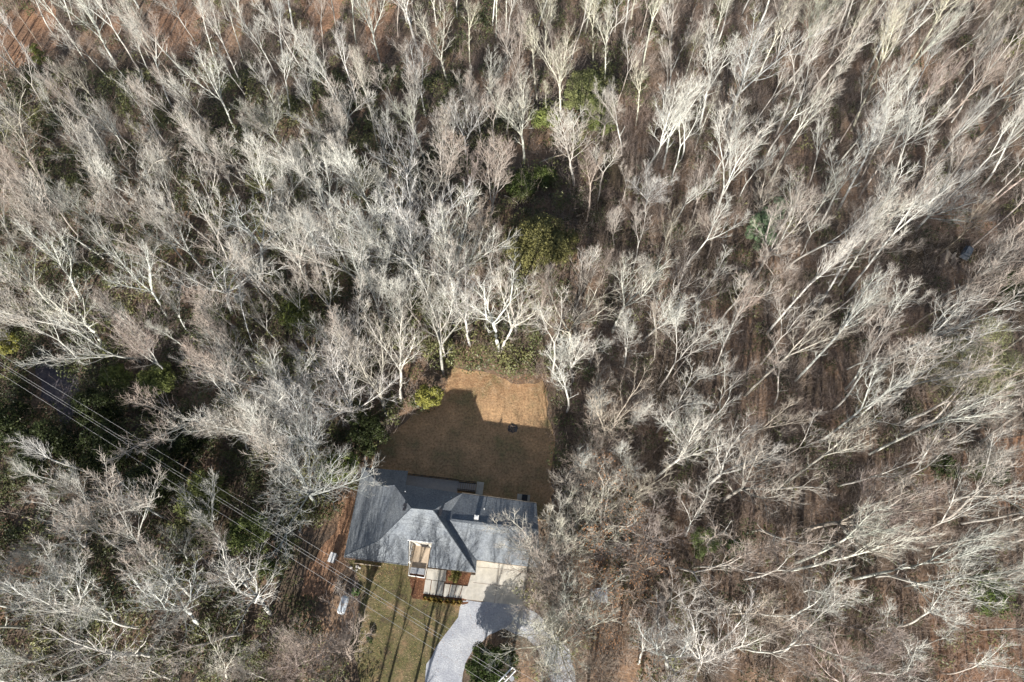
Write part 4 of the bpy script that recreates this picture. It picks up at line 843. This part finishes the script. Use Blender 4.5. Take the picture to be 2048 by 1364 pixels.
EV = [
 ('pine_tree','tree',1862,780,7.0,17,(.33,.34,.17),'large soft green pine at the right edge, halfway down',.13,1.0,.45,.16),
 ('pine_tree','tree',1500,500,3.0,12,BG,'blue green pine with a rounded crown in the upper right wood',.12,1.6,.4,.2),
 ('evergreen_shrub','shrub',986,1334,3.3,3.8,(.05,.075,.02),'big round dark evergreen bush on the island beside the driveway, under the wires',.11,1.6,0,.5),
 ('pine_tree','tree',2010,115,3.0,9,(.26,.28,.08),'yellow green pine in the top right corner',.12,1.0,.4,.25),
 ('evergreen_shrub','shrub',1459,1096,1.2,3,(.09,.16,.04),'small round green shrub in the lower right wood',.10,1.8,0,.35),
 ('evergreen_tree','tree',1392,1095,2.3,6,(.13,.17,.06),'soft green young conifer beside the brown leaved oaks',.12,.8,.3,.25),
 ('evergreen_tree','tree',1942,955,2.8,7,(.07,.10,.035),'dark green conifer at the open brown strip, lower right edge',.12,.9,.3,.3),
 ('evergreen_tree','tree',2018,590,3.0,7,(.04,.06,.02),'dark holly above the green pine at the right edge',.13,1.0,.2,.5),
 ('evergreen_shrub','shrub',1960,1190,2.8,3.5,(.12,.17,.045),'green shrub at the lower right edge under the level trunks',.12,.7,0,.4),
 ('evergreen_shrub','shrub',1872,945,2.2,3,(.04,.06,.02),'dark shrub in the shade below the thickest white trunk',.13,.9,0,.4),
 ('evergreen_tree','tree',100,140,1.7,5,(.28,.30,.09),'yellow green young conifer beside the dark trunk, top left corner',.11,1.5,.3,.4),
 ('evergreen_shrub','shrub',862,805,1.9,3.4,YG,'yellow green bush jutting into the left rim of the back lawn',.14,1.7,0,.45),
 ('evergreen_tree','tree',1075,530,4.8,8.5,OL,'large olive green rhododendron in the centre of the wood',.15,1.2,0,.45),
 ('evergreen_shrub','shrub',1120,510,2.8,5,OL,'olive bush touching the right side of the large rhododendron',.15,1.2,0,.45),
 ('evergreen_shrub','shrub',1030,505,2.2,5,(.24,.22,.08),'olive bush touching the left side of the large rhododendron',.15,1.2,0,.45),
 ('evergreen_shrub','shrub',1172,185,3.4,3,(.22,.235,.10),'light green bush, uppermost in the light green patch',.14,1.2,0,.45),
 ('evergreen_shrub','shrub',1150,215,2.8,2.6,(.24,.255,.11),'light green bush around the foot of the forked cream tree',.14,1.2,0,.45),
 ('evergreen_shrub','shrub',1195,225,3.0,3,(.17,.19,.075),'greener bush at the right side of the light green patch',.14,1.2,0,.45),
 ('evergreen_shrub','shrub',1090,252,2.6,2.6,(.25,.29,.09),'light green bush just right of the long bare cream trunk',.14,1.2,0,.45),
 ('evergreen_shrub','shrub',1200,262,2.4,2.6,(.16,.19,.06),'dark olive bush at the bottom of the light green patch',.14,1.2,0,.45),
 ('evergreen_shrub','shrub',1040,385,2.6,3.2,MG,'green bush in the upper left of the dark hollow in the centre',.14,1.2,0,.45),
 ('evergreen_shrub','shrub',1088,370,2.2,3,MG,'green bush in the upper right of the dark hollow in the centre',.14,1.2,0,.45),
 ('evergreen_shrub','shrub',642,318,1.7,3.2,(.16,.20,.05),'green bush in the dark gap between white trees, upper left of centre',.13,1.4,0,.45),
 ('evergreen_shrub','shrub',740,1277,.55,.7,DG,'little dark bush by the left rim of the front lawn',.07,3,0,.45),
 ('evergreen_shrub','shrub',712,1186,.6,.5,(.10,.2,.04),'low bright green bush right of the propane tank',.07,3,0,.45),
 ('evergreen_shrub','shrub',24,700,2.4,3.5,YG,'yellow green bush at the left edge above the wires',.14,1.4,0,.45),
 ('evergreen_shrub','shrub',330,775,2.8,4,(.2,.23,.07),'light green bush at the upper rim of the dark thicket',.13,1.2,0,.4),
 ('evergreen_shrub','shrub',250,770,2.2,4,(.17,.2,.06),'green bush left of the light green bush, rim of the dark thicket',.13,1.2,0,.4),
 ('evergreen_shrub','shrub',545,1140,1.6,3,(.14,.17,.05),'green bush under the wires beside the leafy track',.12,1.2,0,.45),
 ('evergreen_shrub','shrub',600,640,2.6,4,(.15,.18,.05),'green rhododendron among the white trees left of centre',.14,1.2,0,.45),
 ('evergreen_tree','tree',40,870,4.2,9,(.030,.040,.014),'shade-darkened olive evergreen at the left edge below the wires',.16,.9,.15,.45),  # tall corridor evergreens added to cast shade; near-black leaves paint more of it
 ('evergreen_tree','tree',135,925,4.0,9,(.030,.040,.014),'shade-darkened evergreen just right of the one at the left edge below the wires',.16,.9,.15,.45),
 ('evergreen_tree','tree',255,915,3.8,8.5,(.030,.040,.014),'shade-darkened evergreen in the thicket crossed by the middle of the wires',.16,.9,.15,.45),
 ('evergreen_tree','tree',345,975,3.8,9,(.030,.040,.014),'shade-darkened evergreen standing right under the lowest wire in the thicket',.16,.9,.15,.45),
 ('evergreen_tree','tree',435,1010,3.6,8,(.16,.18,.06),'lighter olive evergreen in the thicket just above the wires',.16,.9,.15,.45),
 ('evergreen_tree','tree',225,840,3.2,7,(.030,.040,.014),'shade-darkened olive evergreen at the right rim of the gravel clearing above the wires',.16,.9,.15,.45),
 ('evergreen_tree','tree',395,890,3.2,7,(.030,.040,.014),'shade-darkened evergreen in the thicket left of the dense white bushy trees',.16,.9,.15,.45),
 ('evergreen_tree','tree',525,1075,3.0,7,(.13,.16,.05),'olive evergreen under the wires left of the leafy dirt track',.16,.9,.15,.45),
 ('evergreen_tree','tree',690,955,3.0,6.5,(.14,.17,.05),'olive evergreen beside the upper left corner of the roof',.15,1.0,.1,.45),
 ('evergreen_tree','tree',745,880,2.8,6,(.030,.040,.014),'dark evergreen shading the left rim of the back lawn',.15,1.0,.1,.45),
 ('evergreen_shrub','shrub',910,1152,.9,.7,(.22,.2,.06),'low olive plant in the bed between the roof and the slabs',.06,1.2,0,.5),
]
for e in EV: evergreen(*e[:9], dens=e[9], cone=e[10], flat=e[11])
# tufts of straw grass below the slabs
for k, (u, v) in enumerate(((849.5,1196.5),(860,1199),(871.5,1200),(881,1202),(894,1202.5),(906,1204.5),(917.5,1205))):
    b = at(u, v+1); V = []
    for i in range(150):
        a = rng.uniform(0, 6.28); l = rng.uniform(.2, .48)*(.75 if k == 0 else 1); z = rng.uniform(.1, .45); o_ = np.array([math.cos(a), math.sin(a), 0]); s_ = np.array([-o_[1], o_[0], 0])*.012
        V += [o_*.03-s_, o_*.03+s_, o_*l*.6+np.array([0, 0, z])+s_, o_*l+np.array([0, 0, z*.55])]
    num = ['first and smallest', 'second', 'third', 'fourth', 'fifth', 'sixth', 'last'][k]
    tag(link('grass_tuft', quads_mesh('grass_tuft', np.array(V), M_STRAW), None, b), f'{num} yellow grass tuft from the left in the row below the concrete slabs', 'grass tuft', 'yellow grass tufts below the slabs')
# pale bramble beside the tank
b = at(681, 1172); br = MB(); rb_ = random.Random(3)
for k in range(26):
    a = rb_.uniform(0, 6.28); l = rb_.uniform(.5, 1.2); br.tube([b, b+Vector((math.cos(a)*l*.5, math.sin(a)*l*.5, .5)), b+Vector((math.cos(a+.3)*l, math.sin(a+.3)*l, .25))], [.02, .018, .01], 4)
tag(br.build('bare_shrub', M_WHITE if 0 else M_ROCK), 'pale tangled bare shrub between the grey cabinet and the propane tank', 'shrub')

# ---------------------------------------------------------------- undergrowth (nobody could count it)
GREEN = [(1180,190,50,1),(1160,240,45,1),(1095,245,30,1),(1215,110,40,.5),(1040,390,46,.9),(1090,375,42,.9),(1085,485,60,1),(1000,722,70,1),(930,735,40,.9),(1062,748,34,.8),(900,760,22,1),(850,800,24,.9),
 (805,840,32,.8),(750,870,50,1),(700,920,50,1),(665,985,45,1),(600,1030,50,.9),(560,1060,45,1),(480,1030,55,1),(430,960,70,1),(350,900,80,1),(280,900,80,1),(150,890,95,1),(50,860,80,1),(40,690,50,1),(110,680,45,.8),(200,740,55,1),
 (300,765,55,1),(360,730,38,.8),(400,700,50,.7),(560,620,60,1),(640,610,50,.8),(500,650,55,1),(640,305,26,1),(625,155,42,.8),(560,470,60,.7),(480,440,50,.6),(740,580,55,.7),(785,560,40,.7),(220,470,60,.7),(270,530,60,.8),(340,560,60,.9),
 (120,330,60,.4),(60,510,60,.6),(340,1190,55,.5),(390,1290,55,.6),(480,1225,45,.6),(100,130,24,.8),(560,1130,40,.8),(50,940,50,.9),(130,970,60,.8),(600,1180,30,.6),(1340,100,50,.35),(1430,80,40,.35),(1130,50,60,.5),(1210,30,60,.5),
 (900,100,28,.6),(960,30,60,.45),(1250,180,40,.5),(1290,550,40,.35),(1330,620,35,.4),(1450,600,35,.4),(1400,250,35,.4),(1640,230,50,.3),(1990,1190,50,.5),(1950,930,40,.5),(2020,560,40,.7),(2020,60,50,.6),(1480,830,30,.35),(400,1000,60,.6),
 (70,220,70,.35),(190,330,60,.35),(300,260,60,.3),(500,330,60,.4),(700,420,60,.4),(850,480,50,.3),(1000,600,60,.4),(820,640,60,.4),(900,660,50,.5),(1100,650,60,.4),(180,1040,60,.6),(60,1010,60,.5),(300,1060,60,.5),(1460,1080,40,.3),(1610,1370,40,.4),(1980,1300,40,.4)]
GA = np.array(GREEN, dtype=float)
def green_w(U, V_):
    o = np.zeros(len(U))
    for a, b, c, d in GREEN:
        q = np.exp(-(((U-a)**2+(V_-b)**2)/(c*c))**2)*d; o = np.maximum(o, q)
    base = .75/(1+np.exp((U-1050)/90))*(V_ > 150)+.16
    base = base*(.35+.65*(np.sin(U*.021+V_*.013)*np.sin(V_*.024-U*.009) > -.25))
    return np.maximum(o, base)
def px_np(X, Y):
    fw = Y*ST+CAM_H*CT; up = Y*CT-CAM_H*ST
    return 1024+F*X/fw, 682-F*up/fw
# a fast open mask on a grid
gx, gy = np.arange(-140, 141, 1.0), np.arange(-12, 150, 1.0)
MASK = np.zeros((len(gy), len(gx)), bool)
HARD = [(60,80,45),(215,60,14),(355,70,28),(750,60,30),(650,50,22),(2010,900,28),(1960,1000,22),(1900,515,26),(110,770,42),(690,1170,52),(660,1100,40),(640,1200,30)]
for j, y in enumerate(gy):
    for i, x in enumerate(gx):
        u, v = px((x, y, 0)); MASK[j, i] = inside(u, v, YARD) or inside(u, v, HOUSEP) or inside(u, v, FRONT) or inside(u, v, DRIVE) or inside(u, v, FRONTP) or any((u-a)**2+(v-b)**2 < c*c for a, b, c in HARD)
def masked(X, Y):
    return MASK[np.clip((Y-gy[0]).round().astype(int), 0, len(gy)-1), np.clip((X-gx[0]).round().astype(int), 0, len(gx)-1)]
def scatter(n, seed):
    g = np.random.default_rng(seed); Y = g.uniform(-10, 128, n); X = g.uniform(-1, 1, n)*(66+.36*np.maximum(Y, 0))
    return X, Y, g
# evergreen thicket: clumps of leaves
X, Y, g = scatter(34000, 1); U, V_ = px_np(X, Y); W_ = green_w(U, V_)
keep = (g.random(len(X)) < W_*.75*g.uniform(.3, 1.2, len(X))) & ~masked(X, Y)
X, Y = X[keep], Y[keep]; n = len(X); r_ = g.uniform(.5, 1.5, n); hz = g.uniform(.6, 3.6, n)*(.5+.5*np.sin(X*.35)*np.sin(Y*.31)+.5)
cs = np.stack([X, Y, hz*.6, r_, r_, hz*.55], 1)
print('thicket clumps', n)
NL = min(560000, n*60); V = leaf_mass(rng, cs, NL, .17, .42)
tag(link('evergreen_thicket', quads_mesh('evergreen_thicket', V, M_THICK)), 'dark and olive green leafy undergrowth beneath the bare trees', 'undergrowth', kind='stuff')
# brushwood: fine reddish twigs
def sticks(X, Y, Z0, g, per, hmin, hmax, wid, spread):
    n = len(X)*per; k = np.repeat(np.arange(len(X)), per)
    b = np.stack([X[k], Y[k], np.full(n, 0.0)], 1)+np.concatenate([g.normal(size=(n, 2))*.35, np.zeros((n, 1))], 1)
    hh = (g.uniform(hmin, hmax, len(X))[k]*g.uniform(.5, 1.1, n)); st = g.uniform(0, .75, n)
    d = np.concatenate([g.normal(size=(n, 2))*spread, np.ones((n, 1))], 1); d /= np.linalg.norm(d, axis=1)[:, None]
    p0 = b+d*(hh*st)[:, None]; d2 = d+np.concatenate([g.normal(size=(n, 2))*.45, np.zeros((n, 1))], 1); d2 /= np.linalg.norm(d2, axis=1)[:, None]
    l = hh*g.uniform(.25, .5, n); p1 = p0+d2*(l*.55)[:, None]; p2 = p1+(d2+g.normal(size=(n, 3))*.15)*(l*.45)[:, None]
    s = np.cross(d2, g.normal(size=(n, 3))); s /= np.linalg.norm(s, axis=1)[:, None]; s *= wid
    return np.stack([p0-s, p0+s, p1+s*.8, p1-s*.8, p1-s*.8, p1+s*.8, p2+s*.3, p2-s*.3], 1).reshape(-1, 3)
X, Y, g = scatter(15000, 2); U, V_ = px_np(X, Y); W_ = green_w(U, V_)
dens = np.where(U > 1250, .8, .5)*(1-.8*W_)
keep = (g.random(len(X)) < dens) & ~masked(X, Y); X, Y = X[keep], Y[keep]
print('brush clumps', len(X))
tag(link('brushwood', quads_mesh('brushwood', sticks(X, Y, 0, g, 60, 1.5, 7.5, .0075, .32), M_BRUSH)), 'reddish brown haze of fine bare twigs and saplings beneath the trees', 'brushwood', kind='stuff')
RP = [(680,925),(830,930),(1080,990),(1085,1120),(953,1118),(951,1150),(820,1135),(684,1116)]
# fallen leaves
X, Y, g = scatter(60000, 3); X2 = g.uniform(-24, 6, 22000); Y2 = g.uniform(-3, 39, 22000); X3 = g.uniform(-10, 5, 9000); Y3 = 36.5-np.abs(g.normal(size=9000))*2.6; X4 = g.normal(-17.5, 1.6, 5000); Y4 = g.uniform(8, 33, 5000); X = np.concatenate([X, X2, X3, X4]); Y = np.concatenate([Y, Y2, Y3, Y4]); n = len(X)
U, V_ = px_np(X, Y)
z = np.full(n, .06); c = np.stack([X, Y, z], 1); a = g.normal(size=(n, 3))*[1, 1, .35]; a /= np.linalg.norm(a, axis=1)[:, None]; b = np.cross(a, np.array([0, 0, 1])+g.normal(size=(n, 3))*.3); b /= np.linalg.norm(b, axis=1)[:, None]
s_ = g.uniform(.02, .05, (n, 1)); V = np.stack([c-a*s_, c+b*s_*.7, c+a*s_, c-b*s_*.7], 1)
rq = g.random(n); drv = np.array([(inside(u, v, DRIVE) and rq_ > .12) or (inside(u, v, APRON) and rq_ > .1) or (inside(u, v, RP)) for u, v, rq_ in zip(U, V_, rq)])
V = V[~drv].reshape(-1, 3)
tag(link('fallen_leaves', quads_mesh('fallen_leaves', V, M_LEAFBR)), 'tan and orange fallen leaves scattered over the ground and lawns', 'fallen leaves', kind='stuff')
